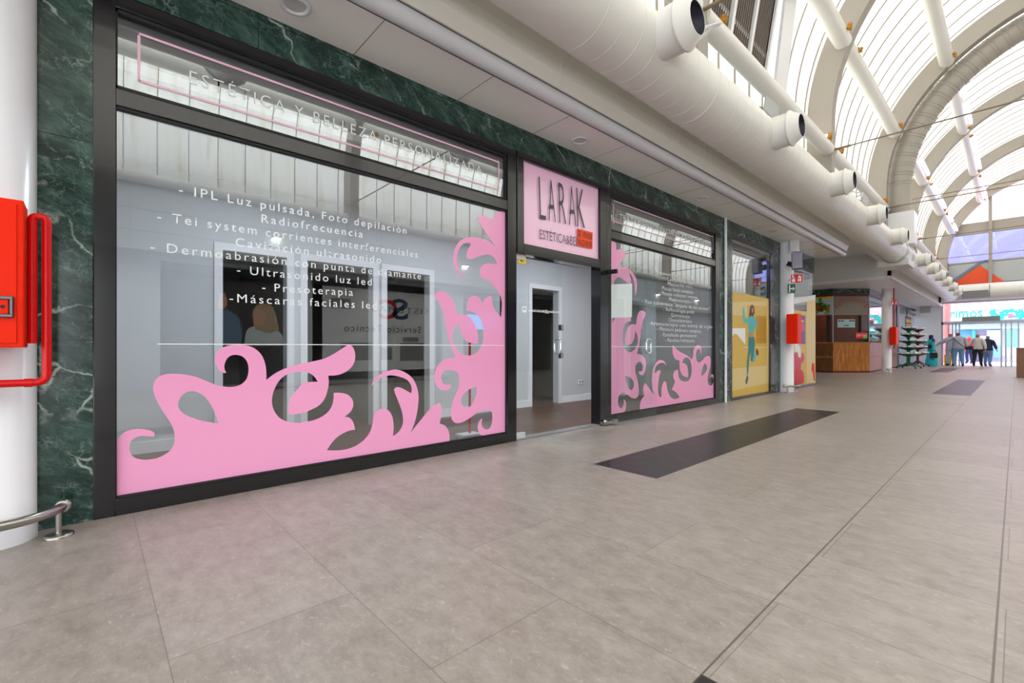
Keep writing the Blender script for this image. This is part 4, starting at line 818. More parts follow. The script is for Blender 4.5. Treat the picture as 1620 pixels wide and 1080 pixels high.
a = wx(1433, 500, WC); b = wx(1441.5, 523, WC)
MB().box(WC - .012, WC - .002, a[0], b[0], b[1], a[1]).build('sheet', 'dark', t)
hh = a[1] - b[1]
lettering('lettering', 'IAN', (WC + .001, a[0] + .1, b[1] + hh * .56), (WC + .001, b[0] - .1, b[1] + hh * .56), hh * .3, 'signy', t, thin=0.02, spacing=1)
lettering('lettering', 'OS', (WC + .001, a[0] + .1, b[1] + hh * .12), (WC + .001, b[0] - .1, b[1] + hh * .12), hh * .34, 'signy', t, thin=0.02, spacing=1)
m = MB(); m.box(-4.2, -4.17, 29.9, 31.9, 2.0, 2.75); tag(m.build('banner', M('pink_banner', (250, 190, 206), 0.5)), 'pink banner high inside the shop window past the kiosk', 'banner')
def rack(lb, mat, x, y, tiers=5, hgt=1.95):
    t = T('display_stand', lb, 'display stand', (x, y, 0))
    m = MB(); m.box(x - 0.05, x + 0.05, y - 0.05, y + 0.05, 0.12, hgt); m.build('pole', mat, t)
    m = MB()
    for a in range(4):
        d = Vector((math.cos(a * PI / 2 + .6), math.sin(a * PI / 2 + .6), 0)); m.tube([Vector((x, y, 0.32)), Vector((x, y, 0.16)) + d * 0.25, Vector((x, y, 0.09)) + d * 0.5], 0.025, 8)
    b = m.build('base', mat, t)
    for a in range(4):
        d = Vector((math.cos(a * PI / 2 + .6), math.sin(a * PI / 2 + .6), 0)); p = Vector((x, y, 0.035)) + d * 0.5
        MB().rev([(0.035, -.015), (0.035, .015)], p, (d.y, -d.x, 0), 12).build('castor', 'dark', b)
    for k in range(tiers):
        z = 0.55 + k * (hgt - 0.7) / (tiers - 1); wv = 0.46 - 0.045 * k; m = MB()
        R_ = [(wv * math.cos(q), wv * .85 * math.sin(q)) for q in [2 * PI * j / 8 + PI / 8 for j in range(8)]]
        lo = [(x + .06 * math.cos(2*PI*j/8 + PI/8), y + .06 * math.sin(2*PI*j/8 + PI/8), z) for j in range(8)]; hi = [(x + a, y + b, z + 0.13) for a, b in R_]; l2 = [(a, b, c + .02) for a, b, c in lo]; h2 = [(x + a * .97, y + b * .97, z + 0.15) for a, b in R_]
        m.add(lo + hi + h2 + l2, [f for j in range(8) for f in ((j, (j+1) % 8, 8 + (j+1) % 8, 8 + j), (8 + j, 8 + (j+1) % 8, 16 + (j+1) % 8, 16 + j), (16 + j, 16 + (j+1) % 8, 24 + (j+1) % 8, 24 + j))])
        tr_ = m.build('tray', mat, t)
        for j in range(8):
            a = 2 * PI * j / 8 + 0.2 * k; rr_ = wv * 0.72; m = MB(); m.obox((x + rr_ * math.cos(a), y + rr_ * .85 * math.sin(a), z + 0.175), (0.20, 0.13, 0.07), Matrix.Rotation(a, 3, 'Z') @ Matrix.Rotation(-0.3, 3, 'Y'))
            m.build('goods', 'vinylw', tr_, bevel=0.015)
    return t
rack('green tiered display stand on castors outside the shop past the kiosk', 'green', -3.48, 28.8, 5, 1.92)
rack('dark red tiered display stand between the green stand and the woman in turquoise', M('rack_maroon', (104, 24, 36), 0.4), -3.50, 31.9, 5, 1.95)
m = MB(); a = wy(1453, 463, 35.5); b = wy(1465, 470, 35.5); m.box(-3.80, -3.35, 35.50, 35.55, 3.0, 3.34); tag(m.build('wall_box', 'gpanel'), 'grey-green panel on the white pier beside the entrance', 'panel')
# ============================================================ VAULT STRUCTURE
RIBY = [-6.4, -0.4, 5.6, 11.6, 17.6, 23.6, 29.6, 35.45]
RL = {11.6: 'nearest one wholly in view, beside the bright lamp', 17.6: 'the one hugged by the big flexible duct', 23.6: 'third from the near end of the view', 29.6: 'last but one before the glazed end', 35.45: 'framing the glazed end wall', 5.6: 'crossing just over the camera', -0.4: 'behind the camera, seen in the largest window', -6.4: 'far behind the camera'}
for y in RIBY:
    r = MB(); hw = 0.13
    a = [(AX - RI, 4.25)] + arc_pts(RI, 0, PI, 64) + [(AX + RI, 4.25)]; b = [(AX - RO + .02, 4.25)] + arc_pts(RO - .02, 0, PI, 64) + [(AX + RO - .02, 4.25)]; n = len(a)
    vs = [(x, y - hw, z) for x, z in a] + [(x, y + hw, z) for x, z in a] + [(x, y - hw, z) for x, z in b] + [(x, y + hw, z) for x, z in b]
    f = []
    for i in range(n - 1):
        f += [(i, i + 1, n + i + 1, n + i), (i, 2*n + i, 2*n + i + 1, i + 1), (n + i, n + i + 1, 3*n + i + 1, 3*n + i), (2*n + i, 3*n + i, 3*n + i + 1, 2*n + i + 1)]
    f += [(0, n, 3*n, 2*n), (n - 1, 3*n - 1, 4*n - 1, 2*n - 1)]
    r.add(vs, f, 0, False)
    tag(r.build('arch_rib', 'cream'), 'pale arched roof rib, ' + RL[y], 'roof arch', 'arched ribs of the vault')
def arcp(r, a, y): return Vector((AX - r * math.cos(a), y, AZ + r * math.sin(a)))
BAY = {(-6.4, -0.4): 'behind the camera', (-0.4, 5.6): 'above the largest window', (5.6, 11.6): 'in the bay with the louvres', (11.6, 17.6): 'in the bay before the flexible duct', (17.6, 23.6): 'in the bay just past the flexible duct', (23.6, 29.6): 'in the second bay past the flexible duct', (29.6, 35.45): 'in the last bay before the glazed end'}
LV_ = [(-0.13, 'lowest'), (0.385, 'second lowest'), (0.845, 'third up'), (1.31, 'left of the crown'), (PI - 1.31, 'right of the crown'), (PI - 0.845, 'upper right'), (PI - 0.385, 'low right')]
for (ya, yb), bl in BAY.items():
    for a, nm in LV_:
        if a > 1.5 and yb < 12 and yb > 6: pass
        t = T('roof_purlin', 'white roof tube, %s one %s' % (nm, bl), 'roof tube', arcp(4.24, a, (ya + yb) / 2), 'tubes between the arches')
        r_ = 0.155 if a > 0 else 0.13
        m = MB(); m.cyl(arcp(4.24, a, ya + .1), arcp(4.24, a, yb - .1), r_, n=20); m.build('tube', 'duct', t)
        for y in (ya + 0.5, yb - 0.5):
            m = MB(); c = arcp(4.24 - r_, a + .02, y); rr = random.Random(int(y * 10))
            for k in range(5): m.obox(c + Vector((rr.uniform(-.04, .04), rr.uniform(-.05, .05), rr.uniform(-.03, .05))), (.05, .06, .05), Matrix.Rotation(rr.random() * 3, 3, 'X') @ Matrix.Rotation(rr.random() * 3, 3, 'Z'))
            m.build('clamp', 'rust', t)
        if ya > 17 and 0 < a < 1.2:
            for q in range(2):
                y = ya + 1.6 + q * 2.6; c = arcp(4.24 - r_ - .03, a + 0.03, y); m = MB(); m.box(c.x - .03, c.x + .06, y - .9, y + .9, c.z - .06, c.z + .05); m.build('strip_light', 'led', t, bevel=0.01)
for y, lb in ((11.6, 'nearest tie rod, ending by the bright lamp'), (17.6, 'tie rod at the arch with the flexible duct'), (23.6, 'tie rod of the third arch in view'), (29.6, 'tie rod of the last free arch'), (5.6, 'tie rod over the camera'), (-0.4, 'tie rod behind the camera')):
    m = MB(); m.cyl((AX - RI, y, 5.185), (AX + RI, y, 5.185), 0.014, n=8)
    for s_ in (-1, 1): m.cyl((AX + s_ * RI, y, 5.185), (AX + s_ * (RI - .3), y, 5.185), 0.024, n=10)
    tag(m.build('tie_rod', 'rod'), 'thin brown steel rod across the hall, ' + lb, 'tie rod', 'tie rods of the arches')
m = MB(); m.cyl((AX - 3.9, 18.9, 5.62), (AX + 3.9, 18.9, 5.62), 0.012, n=8); tag(m.build('cable', 'rod'), 'thin cable across the hall just past the flexible duct', 'cable')
# louvre panel in the lower vault
t = T('louvre_panel', 'grey mesh louvre panel in a white frame set low in the near vault', 'louvre', arcp(4.55, .1, 7.4))
la0, la1, ly0, ly1 = -0.02, 0.34, 5.80, 8.78
fr = MB(); ms = MB()
def patch(mb, a0, a1, y0, y1, r0, r1):
    vs = [arcp(r, a, y) for r in (r0, r1) for a in (a0, a1) for y in (y0, y1)]
    mb.add(vs, [(0, 1, 3, 2), (4, 6, 7, 5), (0, 4, 5, 1), (2, 3, 7, 6), (0, 2, 6, 4), (1, 5, 7, 3)])
NY = 4
for i in range(NY + 1): y = ly0 + (ly1 - ly0) * i / NY; patch(fr, la0, la1, y - .04, y + .04, 4.50, 4.57)
for a in (la0, 0.085, la1): patch(fr, a - .009, a + .009, ly0, ly1, 4.495, 4.57)
k = la0
while k < la1: patch(ms, k, k + .006, ly0, ly1, 4.53, 4.56); k += 0.0105
y = ly0
while y < ly1: patch(ms, la0, la1, y, y + .02, 4.54, 4.565); y += .07
fr.build('frame', 'white', t); ms.build('mesh', 'mesh', t)
m = MB(); patch(m, la0, la1, ly0, ly1, 4.57, 4.59); m.build('backing', M('louvre_back', (150, 142, 134), 0.7), t)
patch_b = MB(); patch(patch_b, la0 - .2, la1 + .1, ly1 + .04, ly1 + .55, 4.54, 4.59); patch_b.build('side_panel', 'white', t)
# ---- main duct with jet nozzles
DX, DZ, DR = -2.45, 3.84, 0.325
t = T('air_duct', 'long white spiral air duct with round jet nozzles along the left side', 'duct', (DX, 11, DZ))
m = MB(); m.rev([(DR, 0), (DR, 34.3 - Y0)], (DX, Y0 + .1, DZ), (0, 1, 0), 56)
y = 3.0
while y < 17: m.rev([(DR + .0005, 0), (DR + .0035, .006), (DR + .0035, .012), (DR + .0005, .018)], (DX, y, DZ), (0, 1, 0.0), 48, cap=False); y += 0.24
m.build('duct_tube', 'duct', t)
for y in (-2.0, 4.9, 11.0, 16.9): m = MB(); m.rev([(DR, 0), (DR + .006, .01), (DR + .006, .05), (DR, .06)], (DX, y, DZ), (0, 1, 0), 56, cap=False); m.build('joint_band', 'duct', t)
for y in (-7.6, -4.75, -1.9, 0.98, 3.85, 6.7, 9.55, 12.4, 15.25, 19.9, 22.3, 24.7, 27.2, 29.8, 32.4):
    c = (DX, y, DZ); nz = MB(); nz.rev([(0.205, 0.20), (0.205, 0.47)], c, (1, 0, 0), 36, cap=False); nzo = nz.build('nozzle', 'duct', t)
    m = MB(); m.rev([(0.205, .465), (0.222, .467), (0.222, .485), (0.21, .49), (0.142, .60), (0.138, .60), (0.138, .55)], c, (1, 0, 0), 40, cap=False); m.build('flange', 'duct', nzo)
    m = MB(); m.rev([(0.137, .597), (0.12, .50), (0.0001, .46)], c, (1, 0, 0), 32, cap=False); m.build('mouth', 'navy', nzo)
# flexible duct over the arch
t = T('flexible_duct', 'big beige ribbed duct arching over the hall beside the second arch', 'duct', (-2.3, 18.12, 5.2))
FR_, FY = 3.90, 18.12
FY = 18.03
path = [(AX - FR_, FY, 5.0)] + [(AX - FR_ * math.cos(a), FY, AZ + FR_ * math.sin(a)) for a in [PI * k / 60 for k in range(61)]] + [(AX + FR_, FY, 5.0)]
MB().tube(path, 0.295, 28).build('duct_tube', 'flex', t)
m = MB()
for k in range(44):
    a = PI * (k + .5) / 44
    for d_ in (0, .02): c = (AX - FR_ * math.cos(a + d_), FY, AZ + FR_ * math.sin(a + d_)); m.rev([(.294, -.014), (.308, -.004), (.308, .004), (.294, .014)], c, (math.sin(a), 0, math.cos(a)), 28, cap=False)
m.build('ring', 'flex', t)
m = MB(); m.box(-2.72, -2.02, FY - .32, FY + .32, 4.05, 5.02); m.build('adapter_box', 'white', t, bevel=0.02)
m = MB(); m.box(-2.85, -2.12, FY - .5, FY + .5, 3.42, 3.6); m.rev([(.35, -.05), (.36, 0), (.36, .04), (.35, .06)], (DX, FY - .55, DZ), (0, 1, 0), 48, cap=False); m.rev([(.35, -.05), (.36, 0), (.36, .04), (.35, .06)], (DX, FY + .55, DZ), (0, 1, 0), 48, cap=False); m.build('saddle', 'duct', t)
# lamps and bits beside the duct
t = T('flood_light', 'bright white flood light at the foot of the nearest arch', 'lamp', wy(1297, 221, 11.35)[0:1] + (11.35,) + wy(1297, 221, 11.35)[1:])
cx_, cz_ = wy(1297, 221, 11.35)
MB().box(cx_ - .16, cx_ + .16, 11.30, 11.46, cz_ - .045, cz_ + .06).build('housing', 'white', t, bevel=0.01)
MB().box(cx_ - .14, cx_ + .14, 11.285, 11.30, cz_ - .035, cz_ + .05).build('lens', 'lamp', t)
for y, lb in ((6.9, 'above the second jet nozzle'), (12.9, 'between the fourth and fifth jet nozzle')):
    m = MB(); m.obox((-2.62, y + .25, 4.42), (.42, .5, .02), Matrix.Rotation(.25, 3, 'Y')); m.obox((-2.36, y + .25, 4.40), (.02, .5, .2), Matrix.Rotation(.15, 3, 'Y')); m.box(-2.84, -2.80, y, y + .5, 4.0, 4.4)
    tag(m.build('deflector_plate', 'gpanel', bevel=0.004), 'grey bent metal plate on the duct ' + lb, 'plate')
m = MB(); p = [(-2.62, 4.95, 4.35), (-2.05, 4.75, 4.32), (-2.55, 4.35, 4.2)]; m.tube(p, .018, 8); tag(m.build('bracket', 'white'), 'white rod bracket on the duct behind the nearest jet nozzle', 'bracket')
m = MB(); p = [(-2.62, 11.85, 4.42), (-2.2, 12.1, 4.27), (-2.6, 12.35, 4.2)]; m.tube(p, .018, 8); tag(m.build('bracket', 'white'), 'white rod bracket on the duct below the bright flood light', 'bracket')
m = MB(); m.box(-2.86, -2.78, 33.9, 34.15, 3.42, 3.85); tag(m.build('wall_speaker', 'dark', bevel=0.01), 'black box speaker on the fascia beside the glazed end wall', 'speaker')
# ============================================================ GLAZED END AND ENTRANCE
t = T('end_duct', 'fat white horizontal duct over the entrance with a grey grille', 'duct', (1.5, 34.84, 3.95))
m = MB(); m.rev([(.44, 0), (.44, 9.0)], (-2.95, 34.84, 3.95), (1, 0, 0), 40); m.build('duct_tube', 'duct', t)
m = MB(); m.box(-2.0, -1.0, 34.37, 34.46, 3.62, 4.0); m.build('grille', 'grey', t); m = MB(); m.box(-.97, -.95, 34.39, 34.5, 3.6, 4.3); m.build('joint', 'grey', t)
def on_end(p, y): x, z = wy(p[0], p[1], y); return (x, y, z)
def tri_panel(name, pts, y, th, mat, lb, cat):
    q = [wy(p[0], p[1], y) for p in pts]; m = MB(); m.extr(q, 'y', y, y + th); o = m.build(name, mat); return tag(o, lb, cat)
tri_panel('triangle_panel', [(1510, 447), (1550, 419.4), (1589, 445.5), (1589, 449), (1510, 451)], YE - .075, .06, 'orange', 'orange triangular panel on the end wall over the entrance duct', 'panel')
tri_panel('stripe_panel', [(1507, 442.5), (1551, 412.5), (1563, 410.5), (1550, 418), (1510, 447)], YE - .07, .06, M('slate_blue', (112, 120, 140), 0.5), 'slate blue diagonal stripe along the left edge of the orange triangle', 'panel')
d2_ = SE('door_2', 'glazed entrance at the far end with automatic doors', (-0.5, YE, 0))
m = MB(); m.box(-2.9, 5.9, YE, YE + .12, 2.28, 2.44); m.box(-2.9, -2.82, YE, YE + .12, 0, 3.52)
for x in (-2.6, -2.44, -2.3, -2.16, -0.56, -0.40, -0.2, 0.05, .3): m.box(x - .03, x + .03, YE, YE + .1, 0, 2.3)
m.box(-2.82, 5.9, YE, YE + .12, 3.46, 3.52); m.build('frame', 'alu', d2_)
m = MB(); m.box(-2.05, -0.60, YE - .12, YE, 2.44, 2.68); m.build('door_operator', M('operator_grey', (140, 146, 140), 0.4), d2_, bevel=0.02)
m = MB(); m.box(-2.82, -2.1, YE + .04, YE + .05, .05, 2.28); m.box(-.6, 5.9, YE + .04, YE + .05, .05, 2.28); m.box(-2.82, 5.9, YE + .04, YE + .05, 2.44, 3.46); m.build('pane', 'glass2', d2_)
m = MB(); m.box(-2.85, 5.9, YE + .0, YE + .2, 0, .015); m.build('threshold', 'alu', d2_)
x_, _ = wy(1609, 575, 22.7); t = T('counter_board', 'plain brown board counter at the right edge of the picture', 'counter', (.35, 22.9, 0)); m = MB(); m.box(-.015, .7, 22.7, 23.3, .0, .955); m.build('body', 'brown', t, bevel=0.01); MB().box(-.03, .715, 22.68, 23.32, .955, .985).build('top', 'brown', t)
t = T('wet_floor_sign', 'yellow folding floor sign with a blue top by the left entrance door', 'sign', (-2.60, 35.25, 0))
m = MB()
for s_ in (-1, 1): m.obox((-2.60, 35.25 + s_ * .07, .30), (.28, .02, .6), Matrix.Rotation(-s_ * .2, 3, 'X'))
m.build('panel', 'signy', t, bevel=0.006); MB().box(-2.68, -2.52, 35.2, 35.3, .60, .70).build('handle', M('sign_blue', (60, 110, 200), 0.5), t, bevel=.01)
# ============================================================ STREET OUTSIDE
PKB = M('facade_pink', (248, 200, 214), 0.8); YB = 46.0
def oy(px, py, y=YB): return wy(px, py, y)
t = SB = T('street_building', 'tall pink building across the street with white window frames', 'building', (0, YB, 0))
m = MB(); m.box(-16, 18, YB, YB + 8, 3.6, 19); m.build('facade', PKB, t)
m = MB(); m.box(-16, 18, YB + .1, YB + 8, 0.01, 3.6); m.build('ground_floor', M('street_lavender', (190, 180, 214), 0.7), t)
for k in range(5):
    for fl_ in (9.3, 13):
        x = -5.2 + k * 3.0; f = MB(); f.box(x - .75, x + .75, YB - .06, YB, fl_, fl_ + 1.3); fo = f.build('window', 'whitein', t)
        g_ = MB(); g_.box(x - .6, x - .08, YB - .08, YB - .06, fl_ + .2, fl_ + 1.15); g_.box(x + .08, x + .6, YB - .08, YB - .06, fl_ + .2, fl_ + 1.15); g_.build('pane', M('window_blue', (176, 190, 226), 0.3), fo)
a = oy(1503, 508); b = oy(1640, 489)
t = T('shop_sign', 'white street sign band with teal letters and flowers, beyond the entrance', 'sign', (0, YB - .2, 3.2))
MB().box(a[0], b[0] + 4, YB - .3, YB - .02, a[1], b[1]).build('panel', 'vinylw', t)
TEALS = M('sign_teal', (20, 178, 170), 0.5)
q0 = oy(1503, 503, YB - .32); q1 = oy(1554.5, 499.5, YB - .32)
lettering('lettering', 'rimos', (q0[0], YB - .32, q0[1]), (q1[0], YB - .32, q0[1]), .60, TEALS, t, spacing=1.0, thin=0.012)
m = MB(); rr = random.Random(5)
for k in range(26):
    px, py = rr.uniform(1570, 1619), rr.uniform(491, 502); x, z = oy(px, py, YB - .33); a0 = rr.random() * PI
    m.add([(x + .22 * math.cos(w) * math.cos(a0) - .08 * math.sin(w) * math.sin(a0), YB - .31 - .001 * k, z + .22 * math.cos(w) * math.sin(a0) + .08 * math.sin(w) * math.cos(a0)) for w in [2*PI*j/8 for j in range(8)]], [list(range(8))])
m.build('leaf_print', TEALS, t)
x, z = oy(1599, 499, YB - .36); m = MB(); m.add([(x + (.22 if j % 2 == 0 else .1) * math.cos(PI * j / 5), YB - .36, z + (.22 if j % 2 == 0 else .1) * math.sin(PI * j / 5)) for j in range(10)], [list(range(10))]); m.build('flower_print', M('flower_pink', (244, 110, 150), 0.5), t)
def street(name, px0, py0, px1, py1, y, mat, lb, d=.1):
    a = oy(px0, py1, y); b = oy(px1, py0, y); m = MB(); m.box(a[0], b[0], y, y + d, max(0, a[1]), b[1]); o = m.build(name, mat, SB); o['label'] = lb
xa, za = oy(1491, 520, 41); xb, _ = oy(1504, 520, 41)
m = MB(); m.cyl(((xa + xb) / 2, 41, 0), ((xa + xb) / 2, 41, 6), (xb - xa) / 2, n=28); tag(m.build('street_column', M('salmon', (240, 130, 130), 0.7)), 'salmon pink round column outside the left end of the entrance', 'column')
street('awning', 1506, 514, 1640, 521, 45.4, M('awning_mint', (150, 240, 200), 0.6), 'mint green awning edge', .6)
street('shop_display', 1561, 522, 1584, 545, 45.9, M('bright_display', (250, 236, 214), 0.6), 'pale bright display')
street('shop_display', 1571, 545, 1584, 566, 45.85, M('blue_display', (120, 170, 246), 0.5), 'blue and white panel', .2)
street('shop_display', 1590, 521, 1612, 549, 45.9, M('teal_display', (30, 190, 160), 0.5), 'teal panel')
street('shop_display', 1519, 522, 1541, 534, 45.9, M('sky_display', (90, 160, 232), 0.5), 'sky blue panel')
street('pillar', 1538, 521, 1543, 575, 45.7, M('teal_pillar', (70, 180, 176), 0.6), 'narrow teal pillar', .3)
street('pillar', 1549, 531, 1560, 575, 45.8, M('lilac_pillar', (212, 186, 226), 0.6), 'lilac pillar', .3)
struct(MB().box(-7.8, 9, YE + .4, YB, 0, .006).build('floor_street', M('street_paving', (198, 188, 210), 0.8)))
# ============================================================ OPPOSITE SHOPS (seen mirrored in the glass)
m = MB(); m.box(7.0, 7.1, 1.2, 15.5, 0, 2.9); struct(m.build('wall_opposite_shops', M('opposite_dark', (44, 42, 42), 0.7)))
t = T('poster', 'dark poster of two people facing each other, across the hall', 'poster', (6.62, 3.15, 1.0))
MB().box(6.62, 6.65, 2.35, 3.96, 1.0, 2.75).build('sheet', M('poster_dark', (52, 48, 48), 0.5), t)
def silh(par, name, pts, mat, x=6.615): return outline(name, [pts], lambda a, b, c: (x + c, a, b), mat, par, 3)
silh(t, 'shirt', [(2.36, 1.05), (2.36, 1.95), (2.6, 1.98), (2.85, 1.8), (2.95, 1.4), (2.9, 1.05)], M('shirt_blue', (92, 116, 140), 0.6))
silh(t, 'face', [(2.38, 2.02), (2.42, 2.4), (2.55, 2.42), (2.6, 2.15), (2.5, 2.0)], 'skinp', 6.612)
silh(t, 'blouse', [(3.0, 1.05), (3.05, 1.45), (3.3, 1.6), (3.7, 1.55), (3.95, 1.3), (3.95, 1.05)], 'lgrey')
silh(t, 'hair', [(3.25, 1.5), (3.2, 2.0), (3.4, 2.2), (3.7, 2.1), (3.85, 1.5), (3.6, 1.4)], M('hair_blond', (176, 148, 112), 0.6), 6.612)
silh(t, 'face', [(3.22, 1.6), (3.2, 1.95), (3.35, 2.05), (3.5, 1.9), (3.45, 1.6)], 'skinp', 6.608)
t = T('poster', 'pale computer repair poster with a red and blue monogram, across the hall', 'poster', (6.62, 7.0, .2))
MB().box(6.62, 6.65, 5.05, 9.0, .25, 2.85).build('sheet', M('poster_pale', (214, 214, 214), 0.5), t)
def opp(name, s_, yh, yl, z, cap, mat, par, **k): lettering(name, s_, (6.613, yh, z), (6.613, yl, z), cap, mat, par, **k)
opp('lettering', 'S', 7.9, 7.3, 1.95, .65, M('mono_blue', (40, 70, 110), 0.5), t, thin=.02); opp('lettering', 'C', 7.5, 6.85, 1.95, .6, 'redd', t, thin=.02)
opp('lettering', 'SISTEMAS', 8.7, 6.6, 2.15, .2, 'letter', t); opp('lettering', 'Servicio Técnico', 8.4, 5.7, 1.5, .22, 'dark', t, thin=.004)
m = MB()
for a_, b_, c_, d_ in ((8.5, 7.6, .55, 1.15), (7.3, 6.9, .6, 1.0), (6.6, 5.6, .6, 1.15), (8.3, 7.7, 1.2, 1.35), (5.9, 5.3, 2.2, 2.5)): m.box(6.612, 6.62, b_, a_, c_, d_)
m.build('device_pictures', 'grey', t)
m = MB(); m.box(6.62, 6.66, 10.4, 12.0, 1.7, 2.25); tag(m.build('screen', M('screen_blue', (130, 170, 250), 0.4, emit=0.8)), 'light blue lit screen across the hall, mirrored right of the poster', 'screen')
for px, py, k in ((437, 366, 'first'), (735, 393, 'second'), (1040, 446, 'third'), (1102, 460, 'fourth')):
    y, z = wx(px, py, -13.2); y = max(-10, y); t = T('wall_lamp', 'small bright wall lamp on the opposite fascia, %s along the hall' % k, 'lamp', (5.9, y, 3.85), 'wall lamps on the opposite fascia')
    MB().box(5.80, 5.94, y - .1, y + .1, 3.88, 3.94).build('housing', 'grey', t, bevel=.01); MB().box(5.81, 5.93, y - .09, y + .09, 3.86, 3.88).build('lens', 'lamp', t)
# ============================================================ PEOPLE AT THE ENTRANCE
def skin_body(joints, edges, sub=2):
    names = list(joints); idx = {k: i for i, k in enumerate(names)}
    me = bpy.data.meshes.new('b'); me.from_pydata([joints[k][0] for k in names], [(idx[a], idx[b]) for a, b in edges], []); me.update()
    ob = bpy.data.objects.new('b', me); COL.objects.link(ob); md = ob.modifiers.new('s', 'SKIN'); md.use_smooth_shade = True
    for i, k in enumerate(names):
        sv = me.skin_vertices[0].data[i]; r = joints[k][1]; sv.radius = r if isinstance(r, tuple) else (r, r); sv.use_root = (k == 'pelvis')
    sb = ob.modifiers.new('u', 'SUBSURF'); sb.levels = sub; sb.render_levels = sub
    out = mesh_of(ob); bpy.data.objects.remove(ob); return out
def person(lb, x, y, H, face, pose, jacket, legs, hair, jz=0.50, skirt=False, hijab=None, width=1.0):
    """H total height; face = heading in degrees (0 looks along +Y); pose gives hand and foot offsets"""
    k = H / 1.75; W = width
    t = T('person', lb, 'person', (x, y, 0)); t.rotation_euler = (0, 0, math.radians(face))
    J = dict(pelvis=((0, 0, .93), (.145 * W, .12 * W)), belly=((0, 0, 1.08), (.15 * W, .125 * W)), chest=((0, .0, 1.28), (.165 * W, .12 * W)), collar=((0, -.01, 1.43), (.10, .085)), neck=((0, .01, 1.50), .052), jaw=((0, .03, 1.575), (.062, .07)), crown=((0, .02, 1.68), (.072, .085)))
    E_ = [('pelvis', 'belly'), ('belly', 'chest'), ('chest', 'collar'), ('collar', 'neck'), ('neck', 'jaw'), ('jaw', 'crown')]
    for s_, q in ((-1, 'l'), (1, 'r')):
        hd = pose.get('hand_' + q, (s_ * .26, .04, .80)); ft = pose.get('foot_' + q, (s_ * .11, 0)); sh = Vector((s_ * .19 * W, -.01, 1.39)); hv = Vector(hd)
        el = (sh + hv) / 2 + Vector((s_ * .04, -.06, -.03)) * pose.get('bend', 1)
        J['sh' + q] = (tuple(sh), .062); J['el' + q] = (tuple(el), .048); J['wr' + q] = (tuple(hv + (el - hv).normalized() * .09), .033); J['hd' + q] = (tuple(hv), (.042, .026))
        J['hip' + q] = ((s_ * .095 * W, 0, .86), .098 * W); J['kn' + q] = ((s_ * .10 + (ft[0] - s_ * .1) * .5, .03 + ft[1] * .5, .49), .066 * W); J['an' + q] = ((ft[0], ft[1] - .03, .09), .042); J['to' + q] = ((ft[0] * 1.1, ft[1] + .13, .04), (.042, .03))
        E_ += [('collar', 'sh' + q), ('sh' + q, 'el' + q), ('el' + q, 'wr' + q), ('wr' + q, 'hd' + q), ('pelvis', 'hip' + q), ('hip' + q, 'kn' + q), ('kn' + q, 'an' + q), ('an' + q, 'to' + q)]
    for n_ in J: p, r = J[n_]; J[n_] = (tuple(v * k for v in p), tuple(v * k for v in r) if isinstance(r, tuple) else r * k)
    me = skin_body(J, E_)
    me.materials.clear(); me.materials.append(MT['skinp']); ob = bpy.data.objects.new('body', me); COL.objects.link(ob); ob.parent = t
    armw = {}
    def shell(name, keep, mat, off):
        bm = bmesh.new(); bm.from_mesh(me); bm.normal_update()
        bmesh.ops.delete(bm, geom=[f for f in bm.faces if not keep(f.calc_center_median() / k)], context='FACES')
        for v in bm.verts: v.co += v.normal * off
        m2 = bpy.data.meshes.new(name); bm.to_mesh(m2); bm.free(); m2.materials.clear(); m2.materials.append(mat)
        for p in m2.polygons: p.use_smooth = True
        o = bpy.data.objects.new(name, m2); COL.objects.link(o); o.parent = t
        md = o.modifiers.new('t', 'SOLIDIFY'); md.thickness = .008; md.offset = 1; return o
    hands = [Vector(J['hd' + q][0]) / k for q in 'lr']; arms = lambda c: abs(c.x) > .2 * W and c.z < 1.45
    isarm = lambda c: any((c - (Vector(J['sh' + q][0]) / k).lerp(h, u)).length < .11 for q, h in zip('lr', hands) for u in (.2, .35, .5, .62, .75, .85))
    nh = lambda c: min((c - h).length for h in hands) > .085
    shell('jacket' if not skirt else 'dress_top', lambda c: nh(c) and ((jz * 1.75 < c.z < 1.50 and abs(c.x) < .26 * W) or (isarm(c) and c.z < 1.5)), jacket, .014 * k)
    if not skirt:
        shell('trousers', lambda c: .10 < c.z < .96 and abs(c.x) < .26 and not (isarm(c) and abs(c.x) > .19), legs, .008 * k)
    else:
        m = MB(); m.rev([(.31, .02), (.30, .3), (.24, .6), (.185, .92), (.18, 1.05)], (0, 0, 0), n=28, cap=False); o_ = m.build('skirt', jacket); o_.parent = t; o_.scale = (k, k * .85, k)
    shell('shoes', lambda c: c.z < .11, MT['dark'], .006 * k)
    if hijab:
        shell('headscarf', lambda c: c.z > 1.36 and abs(c.x) < .22 and not (c.y > .075 and 1.53 < c.z < 1.68 and abs(c.x) < .05), hijab, .03 * k)
    else:
        shell('hair', lambda c: c.z > 1.53 and (c.y < .055 or c.z > 1.69), hair, .012 * k)
    for sx in (-1, 1):
        m = MB(); m.rev([(.0001, -.008), (.008, 0), (.0001, .008)], (sx * .028 * k, .118 * k, 1.635 * k), n=8); o = m.build('eye', MT['dark']); o.parent = t
    m = MB(); m.add([(-.012 * k, .10 * k, 1.60 * k), (.012 * k, .10 * k, 1.60 * k), (0, .135 * k, 1.598 * k), (0, .105 * k, 1.64 * k)], [(0, 1, 2), (0, 2, 3), (1, 3, 2)]); o = m.build('nose', 'skinp'); o.parent = t
    m = MB(); m.box(-.022 * k, .022 * k, .10 * k, .112 * k, 1.560 * k, 1.566 * k); o = m.build('mouth', M('lips', (150, 80, 76), .6)); o.parent = t
